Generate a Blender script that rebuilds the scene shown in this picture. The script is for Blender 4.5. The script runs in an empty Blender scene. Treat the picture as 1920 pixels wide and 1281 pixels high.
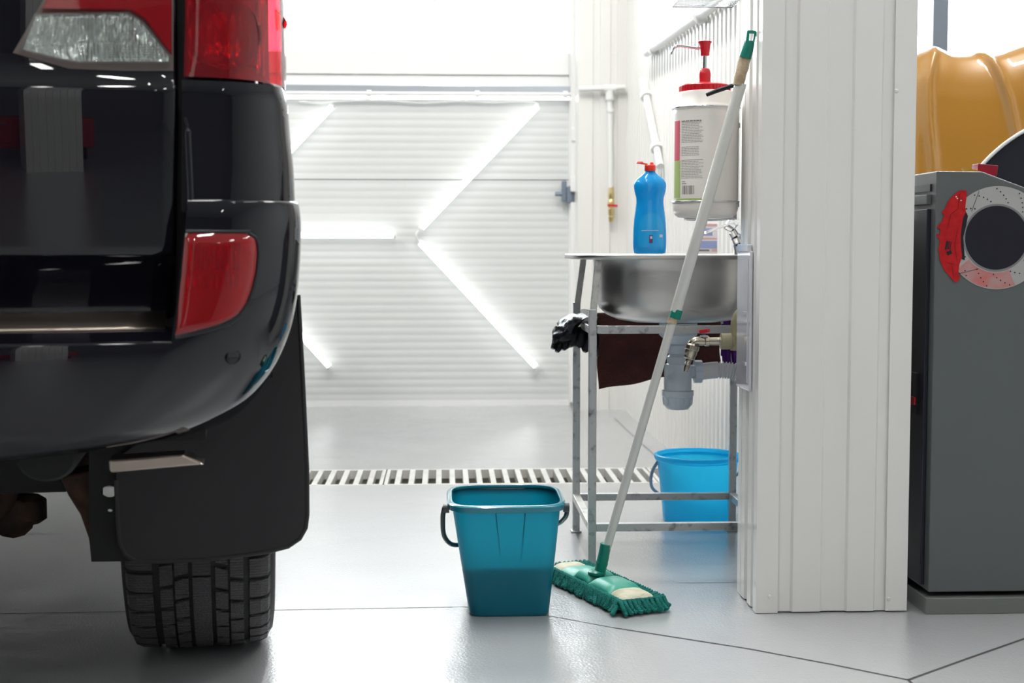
import bpy, bmesh, math, random
from mathutils import Vector, Matrix
random.seed(7)
PI = math.pi
scene = bpy.context.scene
C = scene.collection

# ------------------------------------------------------------------ camera
H = 0.86                 # eye height
F = 2667.0               # focal length in pixels of the 1920 wide frame (50 mm)
PITCH = math.atan(180.0 / F)
YAW = -math.atan(125.0 / F)
cam_d = bpy.data.cameras.new('camera')
cam = bpy.data.objects.new('camera', cam_d); C.objects.link(cam)
cam_d.lens = 50.0; cam_d.sensor_width = 36.0
cam_d.dof.use_dof = True; cam_d.dof.focus_distance = 3.45; cam_d.dof.aperture_fstop = 5.6
cam_d.clip_start = 0.05
cam.location = (0, 0, H)
cam.rotation_euler = (PI / 2 - PITCH, 0, YAW)
scene.camera = cam
RM = cam.rotation_euler.to_matrix()
CP = Vector((0, 0, H))

# ------------------------------------------------------------------ light and exposure
vs = scene.view_settings
vs.view_transform = 'Standard'; vs.look = 'None'; vs.gamma = 1.0; vs.use_curve_mapping = False
vs.exposure = 0.15
SKY = 16.0
CEIL_W = 40.0            # watt per ceiling lamp
w = bpy.data.worlds.new('sky'); scene.world = w; w.use_nodes = True
bg = w.node_tree.nodes['Background']; bg.inputs[0].default_value = (0.93, 0.97, 1.0, 1); bg.inputs[1].default_value = SKY

def portal(name, loc, rot, sx, sy):
    d = bpy.data.lights.new(name, 'AREA'); d.shape = 'RECTANGLE'; d.size = sx; d.size_y = sy
    d.cycles.is_portal = True
    o = bpy.data.objects.new(name, d); C.objects.link(o); o.location = loc; o.rotation_euler = rot

portal('door_daylight', (-0.9, 7.80, 2.6), (-PI / 2, 0, 0), 3.7, 1.4)
portal('bay_daylight', (3.4, 8.0, 2.4), (-PI / 2, 0, 0), 4.4, 2.6)

# ------------------------------------------------------------------ pixel tools: where a ray of the photo meets a plane of the room
def ray(px, py):
    return RM @ Vector(((px - 960.0) / F, -(py - 640.5) / F, -1.0))
def at(px, py, Y):
    d = ray(px, py); return CP + d * (Y / d.y)
def fl(px, py, z=0.0):
    d = ray(px, py); return CP + d * ((z - H) / d.z)
def atX(px, py, X):
    d = ray(px, py); return CP + d * (X / d.x)
def proj(p):
    q = RM.transposed() @ (Vector(p) - CP)
    return 960.0 + F * q.x / -q.z, 640.5 - F * q.y / -q.z

# ------------------------------------------------------------------ materials
MATS = {}
def mat(name, col, rough=0.5, metal=0.0, coat=0.0, coat_r=0.03, spec=0.5, bump=None, trans=0.0, sub=None, var=None, emit=None, ior=1.45, aniso=0.0):
    m = bpy.data.materials.new(name); m.use_nodes = True
    nt = m.node_tree; b = nt.nodes['Principled BSDF']
    b.inputs['Base Color'].default_value = (*col, 1)
    b.inputs['Roughness'].default_value = rough
    b.inputs['Metallic'].default_value = metal
    b.inputs['Coat Weight'].default_value = coat
    b.inputs['Coat Roughness'].default_value = coat_r
    b.inputs['Specular IOR Level'].default_value = spec
    b.inputs['Transmission Weight'].default_value = trans
    b.inputs['IOR'].default_value = ior
    if aniso: b.inputs['Anisotropic'].default_value = aniso
    if sub:
        b.inputs['Subsurface Weight'].default_value = sub[0]
        b.inputs['Subsurface Radius'].default_value = sub[1]
        b.inputs['Subsurface Scale'].default_value = 1.0
    if emit:
        b.inputs['Emission Color'].default_value = (*emit[0], 1); b.inputs['Emission Strength'].default_value = emit[1]
    if bump or var:
        tc = nt.nodes.new('ShaderNodeTexCoord')
    if bump:      # (scale, strength, detail, stretch)
        mp = nt.nodes.new('ShaderNodeMapping'); mp.inputs['Scale'].default_value = bump[3] if len(bump) > 3 else (1, 1, 1)
        n = nt.nodes.new('ShaderNodeTexNoise'); n.inputs['Scale'].default_value = bump[0]; n.inputs['Detail'].default_value = bump[2]
        bp = nt.nodes.new('ShaderNodeBump'); bp.inputs['Strength'].default_value = bump[1]; bp.inputs['Distance'].default_value = 0.01
        nt.links.new(tc.outputs['Object'], mp.inputs[0]); nt.links.new(mp.outputs[0], n.inputs[0])
        nt.links.new(n.outputs[0], bp.inputs['Height']); nt.links.new(bp.outputs[0], b.inputs['Normal'])
    if var:       # (scale, colour2, lo, hi, stretch)
        mp = nt.nodes.new('ShaderNodeMapping'); mp.inputs['Scale'].default_value = var[4] if len(var) > 4 else (1, 1, 1)
        n = nt.nodes.new('ShaderNodeTexNoise'); n.inputs['Scale'].default_value = var[0]; n.inputs['Detail'].default_value = 6
        cr = nt.nodes.new('ShaderNodeValToRGB')
        cr.color_ramp.elements[0].position = var[2]; cr.color_ramp.elements[0].color = (*col, 1)
        cr.color_ramp.elements[1].position = var[3]; cr.color_ramp.elements[1].color = (*var[1], 1)
        nt.links.new(tc.outputs['Object'], mp.inputs[0]); nt.links.new(mp.outputs[0], n.inputs[0])
        nt.links.new(n.outputs[0], cr.inputs[0]); nt.links.new(cr.outputs[0], b.inputs['Base Color'])
    MATS[name] = m
    return m

def lens_mat(name, col, tcol, mix):
    """clear or tinted lamp plastic: see-through tint, body colour and a polished surface"""
    m = bpy.data.materials.new(name); m.use_nodes = True; nt = m.node_tree
    b = nt.nodes['Principled BSDF']; out = nt.nodes['Material Output']
    b.inputs['Base Color'].default_value = (*col, 1); b.inputs['Roughness'].default_value = 0.06
    b.inputs['Coat Weight'].default_value = 0.6
    t = nt.nodes.new('ShaderNodeBsdfTransparent'); t.inputs[0].default_value = (*tcol, 1)
    mx = nt.nodes.new('ShaderNodeMixShader'); mx.inputs[0].default_value = mix
    gl = nt.nodes.new('ShaderNodeBsdfGlossy'); gl.inputs['Roughness'].default_value = 0.02
    fr = nt.nodes.new('ShaderNodeFresnel'); fr.inputs[0].default_value = 1.5
    m2 = nt.nodes.new('ShaderNodeMixShader')
    nt.links.new(b.outputs[0], mx.inputs[1]); nt.links.new(t.outputs[0], mx.inputs[2])
    nt.links.new(fr.outputs[0], m2.inputs[0]); nt.links.new(mx.outputs[0], m2.inputs[1]); nt.links.new(gl.outputs[0], m2.inputs[2])
    nt.links.new(m2.outputs[0], out.inputs[0])
    return m

def translucent_mat(name, col, mix=0.5, rough=0.25):
    """coloured plastic thin enough to let light through"""
    m = mat(name, col, rough, coat=0.15, coat_r=0.15)
    nt = m.node_tree; b = nt.nodes['Principled BSDF']; out = nt.nodes['Material Output']
    t = nt.nodes.new('ShaderNodeBsdfTranslucent'); t.inputs[0].default_value = (*[min(1, c * 1.0) for c in col], 1)
    mx = nt.nodes.new('ShaderNodeMixShader'); mx.inputs[0].default_value = mix
    nt.links.new(b.outputs[0], mx.inputs[1]); nt.links.new(t.outputs[0], mx.inputs[2]); nt.links.new(mx.outputs[0], out.inputs[0])
    return m

M = {}
M['wall'] = mat('white_wall', (0.80, 0.81, 0.81), 0.45)
M['clad'] = mat('white_cladding', (0.80, 0.79, 0.765), 0.32, coat=0.25, coat_r=0.12, bump=(3, 0.03, 2, (1, 1, 0.3)))
M['door'] = mat('door_panel', (0.66, 0.67, 0.665), 0.42)
M['ceil'] = mat('ceiling_paint', (0.7, 0.7, 0.69), 0.8)
M['pvc'] = mat('white_plastic', (0.83, 0.83, 0.82), 0.3)
M['hatch'] = mat('glossy_white_plastic', (0.70, 0.70, 0.76), 0.12, coat=0.5, coat_r=0.03)
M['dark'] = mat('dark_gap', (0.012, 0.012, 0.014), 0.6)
M['joint'] = mat('joint_filler', (0.045, 0.045, 0.047), 0.7)
M['jointl'] = mat('old_joint_filler', (0.25, 0.26, 0.26), 0.5)
M['trough'] = mat('drain_channel', (0.34, 0.33, 0.29), 0.6, var=(14, (0.5, 0.48, 0.42), 0.4, 0.7))
M['grate'] = mat('grate_concrete', (0.70, 0.70, 0.68), 0.35, var=(9, (0.55, 0.55, 0.52), 0.45, 0.75))
M['chrome'] = mat('chrome', (0.75, 0.75, 0.77), 0.08, 1.0)
M['steel'] = mat('brushed_steel', (0.62, 0.605, 0.585), 0.34, 1.0, bump=(60, 0.04, 3, (1, 1, 12)), var=(7, (0.54, 0.53, 0.515), 0.4, 0.7))
M['galv'] = mat('scuffed_steel', (0.58, 0.59, 0.60), 0.38, 0.85, bump=(90, 0.15, 4), var=(38, (0.10, 0.095, 0.09), 0.55, 0.78))
M['weld'] = mat('bare_steel', (0.68, 0.68, 0.65), 0.42, 0.7, bump=(90, 0.15, 4), var=(30, (0.25, 0.25, 0.23), 0.5, 0.8))
M['brass'] = mat('nickel_brass', (0.50, 0.45, 0.37), 0.25, 1.0)
M['brassy'] = mat('yellow_brass', (0.75, 0.60, 0.30), 0.3, 1.0)
M['ppr'] = mat('olive_plastic', (0.34, 0.31, 0.20), 0.4)
M['red'] = mat('red_plastic', (0.62, 0.012, 0.025), 0.3, coat=0.3)
M['jar'] = mat('jar_plastic', (0.88, 0.835, 0.80), 0.3, sub=(0.1, (0.01, 0.01, 0.01)))
M['label_w'] = mat('paper_white', (0.86, 0.82, 0.785), 0.4)
M['label_r'] = mat('label_pink', (0.70, 0.13, 0.18), 0.4)
M['label_g'] = mat('label_green', (0.42, 0.55, 0.20), 0.4)
M['ink'] = mat('print_ink', (0.22, 0.20, 0.19), 0.5)
M['bottle'] = translucent_mat('blue_bottle', (0.010, 0.36, 0.74), 0.35, 0.12)
M['bottle_l'] = mat('bottle_label', (0.010, 0.31, 0.68), 0.25, coat=0.3)
M['capred'] = mat('cap_red', (0.75, 0.04, 0.02), 0.3)
M['navy'] = mat('navy_ink', (0.03, 0.04, 0.16), 0.4)
M['palesilver'] = mat('pale_mark', (0.5, 0.55, 0.68), 0.4)
M['siphon'] = mat('siphon_plastic', (0.66, 0.74, 0.82), 0.3, coat=0.2)
M['siphon_w'] = mat('hose_plastic', (0.78, 0.78, 0.80), 0.35)
M['brown'] = mat('brown_cloth', (0.060, 0.016, 0.014), 0.85, bump=(160, 0.5, 4), var=(9, (0.10, 0.03, 0.025), 0.4, 0.7))
M['purple'] = mat('purple_cloth', (0.07, 0.006, 0.14), 0.8, bump=(100, 0.4, 3))
M['bag'] = mat('black_bag', (0.006, 0.006, 0.010), 0.30, spec=0.4, bump=(22, 0.8, 3))
M['teal'] = translucent_mat('teal_bucket', (0.003, 0.26, 0.38), 0.50, 0.28)
M['tealrim'] = mat('teal_rim', (0.003, 0.20, 0.28), 0.12, coat=0.6, coat_r=0.05)
M['cyan'] = translucent_mat('cyan_bucket', (0.035, 0.66, 0.97), 0.58, 0.25)
M['murky'] = mat('murky_water', (0.10, 0.12, 0.12), 0.03)
M['bhandle'] = mat('dark_grey_plastic', (0.045, 0.055, 0.06), 0.3, coat=0.2)
M['ghandle'] = mat('blue_grey_plastic', (0.25, 0.34, 0.45), 0.35)
M['mopw'] = mat('mop_tube', (0.66, 0.66, 0.63), 0.25, coat=0.4, coat_r=0.08)
M['green'] = mat('mop_green', (0.004, 0.21, 0.155), 0.38, coat=0.1)
M['greenl'] = mat('mop_plate_green', (0.03, 0.32, 0.24), 0.4, var=(18, (0.12, 0.42, 0.33), 0.4, 0.7))
M['yarn'] = mat('mop_yarn', (0.0035, 0.165, 0.14), 0.9, bump=(300, 0.6, 2))
M['pad'] = mat('mop_pad', (0.62, 0.60, 0.47), 0.7, bump=(60, 0.4, 3), var=(25, (0.45, 0.42, 0.28), 0.45, 0.7))
M['tape'] = mat('old_tape', (0.38, 0.28, 0.18), 0.45, bump=(50, 0.5, 3), var=(30, (0.55, 0.45, 0.32), 0.4, 0.6))
M['blackp'] = mat('black_plastic', (0.010, 0.011, 0.016), 0.35)
M['rubber'] = mat('rubber', (0.016, 0.0155, 0.017), 0.62, bump=(220, 0.12, 3))
M['flap'] = mat('flap_rubber', (0.017, 0.0165, 0.019), 0.48, bump=(300, 0.05, 3))
M['paint'] = mat('black_car_paint', (0.0045, 0.0045, 0.008), 0.35, coat=1.0, coat_r=0.012, spec=0.0)
M['rust'] = mat('rusty_metal', (0.035, 0.022, 0.017), 0.7, 0.3, bump=(40, 0.6, 4), var=(16, (0.10, 0.05, 0.03), 0.4, 0.7))
M['under'] = mat('underbody', (0.012, 0.012, 0.013), 0.7, bump=(30, 0.3, 4))
M['gate_trim'] = mat('dark_chrome', (0.42, 0.36, 0.31), 0.30, 1.0)
M['greytrim'] = mat('grey_lamp_trim', (0.16, 0.13, 0.12), 0.3, 0.4)
M['lred'] = lens_mat('red_lens', (0.33, 0.002, 0.012), (0.90, 0.010, 0.02), 0.62)
M['lred2'] = lens_mat('bright_red_lens', (0.45, 0.002, 0.012), (0.95, 0.012, 0.03), 0.72)
M['lclear'] = lens_mat('clear_lens', (0.8, 0.82, 0.8), (0.93, 0.97, 0.95), 0.93)
M['refl'] = mat('lamp_reflector', (0.92, 0.94, 0.92), 0.14, 0.85, bump=(38, 1.0, 2, (2.2, 1, 0.5)))
M['reflw'] = mat('lamp_reflector_satin', (0.55, 0.56, 0.55), 0.35, 0.6)
M['glass'] = lens_mat('window_glass', (0.8, 0.85, 0.85), (0.97, 0.99, 0.99), 1.0)
M['tint'] = mat('tinted_glass', (0.01, 0.01, 0.012), 0.03, coat=0.5)
M['cab'] = mat('grey_cabinet', (0.105, 0.118, 0.118), 0.42, coat=0.1, bump=(150, 0.03, 3))
M['cabd'] = mat('dark_cabinet', (0.018, 0.020, 0.030), 0.35)
M['cabp'] = mat('cabinet_plinth', (0.19, 0.205, 0.195), 0.38, 0.3)
M['disc'] = mat('disc_print', (0.42, 0.42, 0.41), 0.3, var=(5, (0.36, 0.355, 0.35), 0.3, 0.7))
M['discp'] = mat('disc_print_rim', (0.20, 0.20, 0.20), 0.35)
M['discr'] = mat('disc_print_red', (0.52, 0.16, 0.15), 0.3, var=(20, (0.42, 0.30, 0.29), 0.4, 0.7))
M['hub'] = mat('hub_print', (0.014, 0.014, 0.022), 0.35)
M['caliper'] = mat('caliper_print', (0.50, 0.012, 0.014), 0.35, var=(60, (0.40, 0.006, 0.010), 0.35, 0.6))
M['caliperd'] = mat('caliper_print_dark', (0.30, 0.004, 0.008), 0.35)
M['yellow'] = mat('yellow_car_paint', (0.33, 0.150, 0.012), 0.35, coat=1.0, coat_r=0.03)
M['yelp'] = mat('yellow_plastic', (0.75, 0.42, 0.05), 0.35)
M['maroon'] = mat('maroon_plastic', (0.28, 0.01, 0.03), 0.35)
M['whiteedge'] = mat('white_edge', (0.8, 0.8, 0.8), 0.35)
M['blueg'] = mat('grey_blue_metal', (0.20, 0.24, 0.30), 0.4, 0.3)
M['silver'] = mat('silver_strip', (0.5, 0.53, 0.57), 0.3, 0.6)
M['tube'] = mat('led_tube', (1, 1, 1), 0.4, emit=((0.97, 1.0, 0.98), 3.2))
M['lamp'] = mat('ceiling_lamp_glow', (1, 1, 1), 0.4, emit=((1.0, 0.98, 0.94), 6.0))
M['boxw'] = mat('carton_white', (0.75, 0.72, 0.72), 0.5)
M['boxb'] = mat('carton_blue', (0.30, 0.36, 0.62), 0.5)
M['boxp'] = mat('carton_pink', (0.72, 0.42, 0.38), 0.5)

def floor_material():
    m = bpy.data.materials.new('epoxy_floor'); m.use_nodes = True; nt = m.node_tree; b = nt.nodes['Principled BSDF']
    tc = nt.nodes.new('ShaderNodeTexCoord')
    n = nt.nodes.new('ShaderNodeTexNoise'); n.inputs['Scale'].default_value = 1.3; n.inputs['Detail'].default_value = 7
    cr = nt.nodes.new('ShaderNodeValToRGB'); cr.color_ramp.elements[0].position = 0.3; cr.color_ramp.elements[1].position = 0.75
    cr.color_ramp.elements[0].color = (0.37, 0.385, 0.40, 1); cr.color_ramp.elements[1].color = (0.42, 0.43, 0.44, 1)
    n2 = nt.nodes.new('ShaderNodeTexNoise'); n2.inputs['Scale'].default_value = 160; n2.inputs['Detail'].default_value = 3
    n3 = nt.nodes.new('ShaderNodeTexNoise'); n3.inputs['Scale'].default_value = 5; n3.inputs['Detail'].default_value = 3
    b1 = nt.nodes.new('ShaderNodeBump'); b1.inputs['Strength'].default_value = 0.12; b1.inputs['Distance'].default_value = 0.01
    b2 = nt.nodes.new('ShaderNodeBump'); b2.inputs['Strength'].default_value = 0.03; b2.inputs['Distance'].default_value = 0.05
    mr = nt.nodes.new('ShaderNodeMapRange'); mr.inputs['From Min'].default_value = 0.35; mr.inputs['From Max'].default_value = 0.7
    mr.inputs['To Min'].default_value = 0.03; mr.inputs['To Max'].default_value = 0.09
    for x in (n, n2, n3): nt.links.new(tc.outputs['Object'], x.inputs[0])
    nt.links.new(n.outputs[0], cr.inputs[0]); nt.links.new(cr.outputs[0], b.inputs['Base Color'])
    nt.links.new(n2.outputs[0], b1.inputs['Height']); nt.links.new(n3.outputs[0], b2.inputs['Height'])
    nt.links.new(b1.outputs[0], b2.inputs['Normal']); nt.links.new(b2.outputs[0], b.inputs['Normal'])
    nt.links.new(n3.outputs[0], mr.inputs[0]); b.inputs['Roughness'].default_value = 0.38
    b.inputs['Specular IOR Level'].default_value = 0.6
    b.inputs['Coat Weight'].default_value = 1.0; nt.links.new(mr.outputs[0], b.inputs['Coat Roughness']); nt.links.new(b2.outputs[0], b.inputs['Coat Normal'])
    return m
M['floor'] = floor_material()

# ------------------------------------------------------------------ mesh tools
WM = {}
def root_of(o):
    while o is not None and o.parent is not None: o = o.parent
    return o
def thing(name, label, cat, loc=(0, 0, 0), rotz=0.0, group=None):
    o = bpy.data.objects.new(name, None); C.objects.link(o); o.location = loc; o.rotation_euler = (0, 0, rotz)
    o.empty_display_size = 0.1
    WM[o] = Matrix.Translation(Vector(loc)) @ Matrix.Rotation(rotz, 4, 'Z')
    o['label'] = label; o['category'] = cat
    if group: o['group'] = group
    return o
def obj(name, bm, m, parent=None, smooth=None, local=False, label=None, kind=None, solid=None, bevel=None):
    """link a bmesh as ONE object; vertices are given in room coordinates unless local"""
    bmesh.ops.recalc_face_normals(bm, faces=bm.faces)
    if parent is not None and not local:
        r = root_of(parent)
        if r in WM: bmesh.ops.transform(bm, matrix=WM[r].inverted(), verts=bm.verts)
    me = bpy.data.meshes.new(name); bm.to_mesh(me); bm.free()
    me.materials.append(m)
    o = bpy.data.objects.new(name, me); C.objects.link(o)
    if parent is not None: o.parent = parent
    if smooth is not None:
        for p in me.polygons: p.use_smooth = True
        me.set_sharp_from_angle(angle=math.radians(smooth))
    if solid:
        s = o.modifiers.new('thick', 'SOLIDIFY'); s.thickness = solid; s.offset = -1 if solid > 0 else 1; s.thickness = abs(solid)
    if bevel:
        s = o.modifiers.new('soft', 'BEVEL'); s.width = bevel; s.segments = 2; s.limit_method = 'ANGLE'
    if label: o['label'] = label
    if kind: o['kind'] = kind
    return o
def tag(o, label, cat, group=None):
    o['label'] = label; o['category'] = cat
    if group: o['group'] = group
    return o
def struct(name, bm, m, parent=None, smooth=None, bevel=None):
    o = obj(name, bm, m, parent, smooth=smooth, bevel=bevel)
    if parent is None: o['kind'] = 'structure'
    return o
def NB(): return bmesh.new()
def quad(bm, pts):
    return bm.faces.new([bm.verts.new(p) for p in pts])
def box(bm, x0, x1, y0, y1, z0, z1, rot=None, about=None):
    vs_ = [bm.verts.new((x, y, z)) for z in (z0, z1) for (x, y) in ((x0, y0), (x1, y0), (x1, y1), (x0, y1))]
    for f in ((0, 3, 2, 1), (4, 5, 6, 7), (0, 1, 5, 4), (1, 2, 6, 5), (2, 3, 7, 6), (3, 0, 4, 7)):
        bm.faces.new([vs_[i] for i in f])
    if rot is not None: bmesh.ops.rotate(bm, cent=about, matrix=rot, verts=vs_)
    return vs_
def frame_for(d):
    d = d.normalized()
    up = Vector((0, 0, 1)) if abs(d.z) < 0.95 else Vector((1, 0, 0))
    a = d.cross(up).normalized(); b = a.cross(d).normalized()
    return a, b
def bar(bm, p0, p1, w_, h_=None, up=None):
    """square tube between two points"""
    h_ = h_ or w_
    p0 = Vector(p0); p1 = Vector(p1); a, b = frame_for(p1 - p0)
    if up is not None:
        d = (p1 - p0).normalized(); a = d.cross(Vector(up)).normalized(); b = a.cross(d)
    r = []
    for p in (p0, p1):
        r.append([bm.verts.new(p + a * sx * w_ / 2 + b * sy * h_ / 2) for sx, sy in ((-1, -1), (1, -1), (1, 1), (-1, 1))])
    bm.faces.new(r[0][::-1]); bm.faces.new(r[1])
    for i in range(4):
        j = (i + 1) % 4; bm.faces.new((r[0][i], r[0][j], r[1][j], r[1][i]))
def rings(bm, rs, cap0=True, cap1=True, closed=True):
    """skin a list of vertex position rings"""
    vr = [[bm.verts.new(p) for p in r] for r in rs]
    n = len(vr[0])
    for a, b in zip(vr, vr[1:]):
        for i in range(n if closed else n - 1):
            j = (i + 1) % n
            bm.faces.new((a[i], a[j], b[j], b[i]))
    if cap0 and closed: bm.faces.new(vr[0][::-1])
    if cap1 and closed: bm.faces.new(vr[-1])
    return vr
def tube(bm, pts, rad, seg=12, caps=True):
    pts = [Vector(p) for p in pts]; n = len(pts)
    rads = rad if isinstance(rad, (list, tuple)) else [rad] * n
    rs = []; a = None
    for i, p in enumerate(pts):
        d = (pts[min(i + 1, n - 1)] - pts[max(i - 1, 0)]).normalized()
        if a is None: a, b = frame_for(d)
        else:
            a = (a - d * a.dot(d)).normalized(); b = a.cross(d).normalized()
        rs.append([p + (a * math.cos(t) + b * math.sin(t)) * rads[i] for t in [2 * PI * k / seg for k in range(seg)]])
    rings(bm, rs, caps, caps)
def smoothpts(pts, n=8):
    """Catmull-Rom through points"""
    P = [Vector(p) for p in pts]; P = [P[0] * 2 - P[1]] + P + [P[-1] * 2 - P[-2]]; out = []
    for i in range(1, len(P) - 2):
        for k in range(n):
            t = k / n; a, b, c, d = P[i - 1:i + 3]
            out.append(0.5 * ((2 * b) + (c - a) * t + (2 * a - 5 * b + 4 * c - d) * t * t + (3 * b - a - 3 * c + d) * t ** 3))
    out.append(P[-2]); return out
def lathe(bm, prof, org, axis=(0, 0, 1), seg=32, sx=1.0, sy=1.0, cap0=True, cap1=True, power=2.0):
    """prof: (radius, height along axis)"""
    ax = Vector(axis).normalized(); org = Vector(org)
    if abs(ax.z) > 0.999: a, b = Vector((1, 0, 0)), Vector((0, 1, 0))
    else: a, b = frame_for(ax)
    rs = []
    for r, h in prof:
        ring = []
        for k in range(seg):
            t = 2 * PI * k / seg; c, s = math.cos(t), math.sin(t)
            c = math.copysign(abs(c) ** (2 / power), c); s = math.copysign(abs(s) ** (2 / power), s)
            ring.append(org + ax * h + a * c * max(r, 1e-5) * sx + b * s * max(r, 1e-5) * sy)
        rs.append(ring)
    return rings(bm, rs, cap0, cap1)
def plate(bm, outer, holes, n, d):
    """flat polygon (3D points in one plane) with holes, thickened by d along n"""
    es = []
    for loop in [outer] + holes:
        v = [bm.verts.new(p) for p in loop]
        es += [bm.edges.new((v[i], v[(i + 1) % len(v)])) for i in range(len(v))]
    r = bmesh.ops.triangle_fill(bm, use_beauty=True, use_dissolve=False, edges=es)
    fs = [g for g in r['geom'] if isinstance(g, bmesh.types.BMFace)]
    e = bmesh.ops.extrude_face_region(bm, geom=fs)
    bmesh.ops.translate(bm, vec=Vector(n) * d, verts=[g for g in e['geom'] if isinstance(g, bmesh.types.BMVert)])
def corr(bm, prof, z0, z1, basis, org, back=None):
    """corrugated sheet: prof = [(along, out)], along basis[0], out basis[1]"""
    u, v = Vector(basis[0]), Vector(basis[1]); org = Vector(org)
    lo = [bm.verts.new(org + u * a + v * o + Vector((0, 0, z0))) for a, o in prof]
    hi = [bm.verts.new(org + u * a + v * o + Vector((0, 0, z1))) for a, o in prof]
    for i in range(len(prof) - 1): bm.faces.new((lo[i], lo[i + 1], hi[i + 1], hi[i]))
def grid(bm, nu, nv, fn):
    g = [[bm.verts.new(fn(i / nu, j / nv)) for i in range(nu + 1)] for j in range(nv + 1)]
    for j in range(nv):
        for i in range(nu): bm.faces.new((g[j][i], g[j][i + 1], g[j + 1][i + 1], g[j + 1][i]))
    return g
def screw(parent, p, n=(0, -1, 0), r=0.0045):
    b = NB(); lathe(b, [(r, 0), (r, 0.0008), (r * 0.72, 0.0018), (r * 0.3, 0.0020)], p, n, 14)
    obj('screw', b, M['galv'] if r < 0 else M['clad'], parent, smooth=30)
def interp(x, table):
    """piecewise linear table of (x, value...)"""
    if x <= table[0][0]: return table[0][1:]
    for a, b in zip(table, table[1:]):
        if x <= b[0]:
            t = (x - a[0]) / (b[0] - a[0]); return tuple(p + (q - p) * t for p, q in zip(a[1:], b[1:]))
    return table[-1][1:]

# ================================================================== THE ROOM
YB = 7.62         # plane of the garage door
YP = 7.36         # front of the pier beside it
XW = 0.945        # partition wall, face towards the sink bay
DR0 = fl(835, 907).y; DR1 = fl(835, 881).y      # drain slot
ZC = 4.3
b = NB()
box(b, -5, 7, -6, DR0 - 0.02, -0.2, 0); box(b, -5, 7, DR1 + 0.02, 9.5, -0.2, 0)
box(b, XW + 0.02, 7, DR0 - 0.02, DR1 + 0.02, -0.2, 0)
box(b, -5, -4, DR0 - 0.02, DR1 + 0.02, -0.2, 0)
struct('floor', b, M['floor'])
b = NB()
box(b, -4, XW + 0.02, DR0 - 0.02, DR1 + 0.02, -0.2, -0.14)
box(b, -4, XW + 0.02, DR0 - 0.022, DR0 - 0.0195, -0.2, -0.002); box(b, -4, XW + 0.02, DR1 + 0.0195, DR1 + 0.022, -0.2, -0.002)
struct('trim_1', b, M['trough'])
b = NB(); box(b, -5.2, 7.2, -6.2, 9.5, ZC, ZC + 0.1); struct('ceiling', b, M['ceil'])
b = NB(); box(b, -5.15, -5, -6, 9.5, 0, ZC); struct('wall_left', b, M['wall'])
b = NB(); box(b, 7, 7.15, -6, 9.5, 0, ZC); struct('wall_right', b, M['wall'])
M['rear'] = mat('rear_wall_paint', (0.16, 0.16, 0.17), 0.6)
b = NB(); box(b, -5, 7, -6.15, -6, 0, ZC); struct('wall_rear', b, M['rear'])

# back wall: solid with the door opening and the bay window opening
def wall_with_hole(b, x0, x1, z0, z1, hx0, hx1, hz0, hz1, y0, y1):
    if hx0 > x0: box(b, x0, hx0, y0, y1, z0, z1)
    if hx1 < x1: box(b, hx1, x1, y0, y1, z0, z1)
    if hz0 > z0: box(b, hx0, hx1, y0, y1, z0, hz0)
    if hz1 < z1: box(b, hx0, hx1, y0, y1, hz1, z1)
DX0, DX1 = -2.75, 0.690
b = NB()
wall_with_hole(b, -5, 1.02, 0, ZC, DX0, DX1, 0.0, 3.3, 7.70, 7.85)
wall_with_hole(b, 1.02, 7, 0, ZC, 1.25, 5.6, 1.05, 3.6, 7.95, 8.10)
box(b, 0.98, 1.02, 7.7, 8.1, 0, ZC)
struct('wall_back', b, M['wall'])

# partition wall behind the pillar: fine vertical ribs
PEND = 3.545
b = NB()
prof = []; y = PEND
while y < YP + 0.3:
    prof += [(y, 0), (y + 0.034, 0), (y + 0.040, 0.010), (y + 0.068, 0.010)]; y += 0.074
corr(b, prof, 0.0, ZC, ((0, 1, 0), (-1, 0, 0)), (XW, 0, 0))
box(b, XW + 0.002, XW + 0.12, PEND, 8.0, 0, ZC)
struct('wall_partition', b, M['clad'], smooth=20)

# pier between door and partition
b = NB()
x0p, x1p = at(1083, 600, YP).x, XW
pr = [(0, 0), (0.075, 0), (0.079, -0.008), (0.11, -0.008), (0.114, 0), (0.165, 0), (0.169, -0.008), (0.20, -0.008), (0.204, 0), (x1p - x0p, 0)]
corr(b, pr, 0.0, ZC, ((1, 0, 0), (0, -1, 0)), (x0p, YP, 0))
box(b, x0p, x1p - 0.001, YP + 0.009, 7.72, 0, ZC)
struct('wall_pier', b, M['clad'], smooth=20)

# ------------------------------------------------------------------ garage door (door_1) with its window section
door = bpy.data.objects.new('door_1', None); C.objects.link(door); door.location = ((DX0 + DX1) / 2, YB, 0); door['kind'] = 'structure'
WM[door] = Matrix.Translation(Vector(door.location))
def zb(py, Y=YB): return at(835, py, Y).z
xr = at(1066, 500, YB).x
def ribs(b, z0, z1, pitch=0.040, d=0.0012):
    pts = []; z = z0
    while z + pitch <= z1 + 1e-6:
        pts += [(z, 0), (z + pitch * .55, 0), (z + pitch * .68, d), (z + pitch * .87, d)]; z += pitch
    pts.append((z1, 0))
    lo = [b.verts.new((DX0, YB + o, z)) for z, o in pts]; hi = [b.verts.new((xr, YB + o, z)) for z, o in pts]
    for i in range(len(pts) - 1): b.faces.new((lo[i], hi[i], hi[i + 1], lo[i + 1]))
    box(b, DX0, xr, YB + 0.006, YB + 0.04, z0, z1)
zj = [zb(337), zb(337) - 0.613]
for z0, z1 in ((0.03, zj[1]), (zj[1], zj[0] - 0.002), (zj[0] + 0.002, zb(186))):
    b = NB(); ribs(b, z0, z1); obj('door_section', b, M['door'], door, smooth=15)
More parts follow.
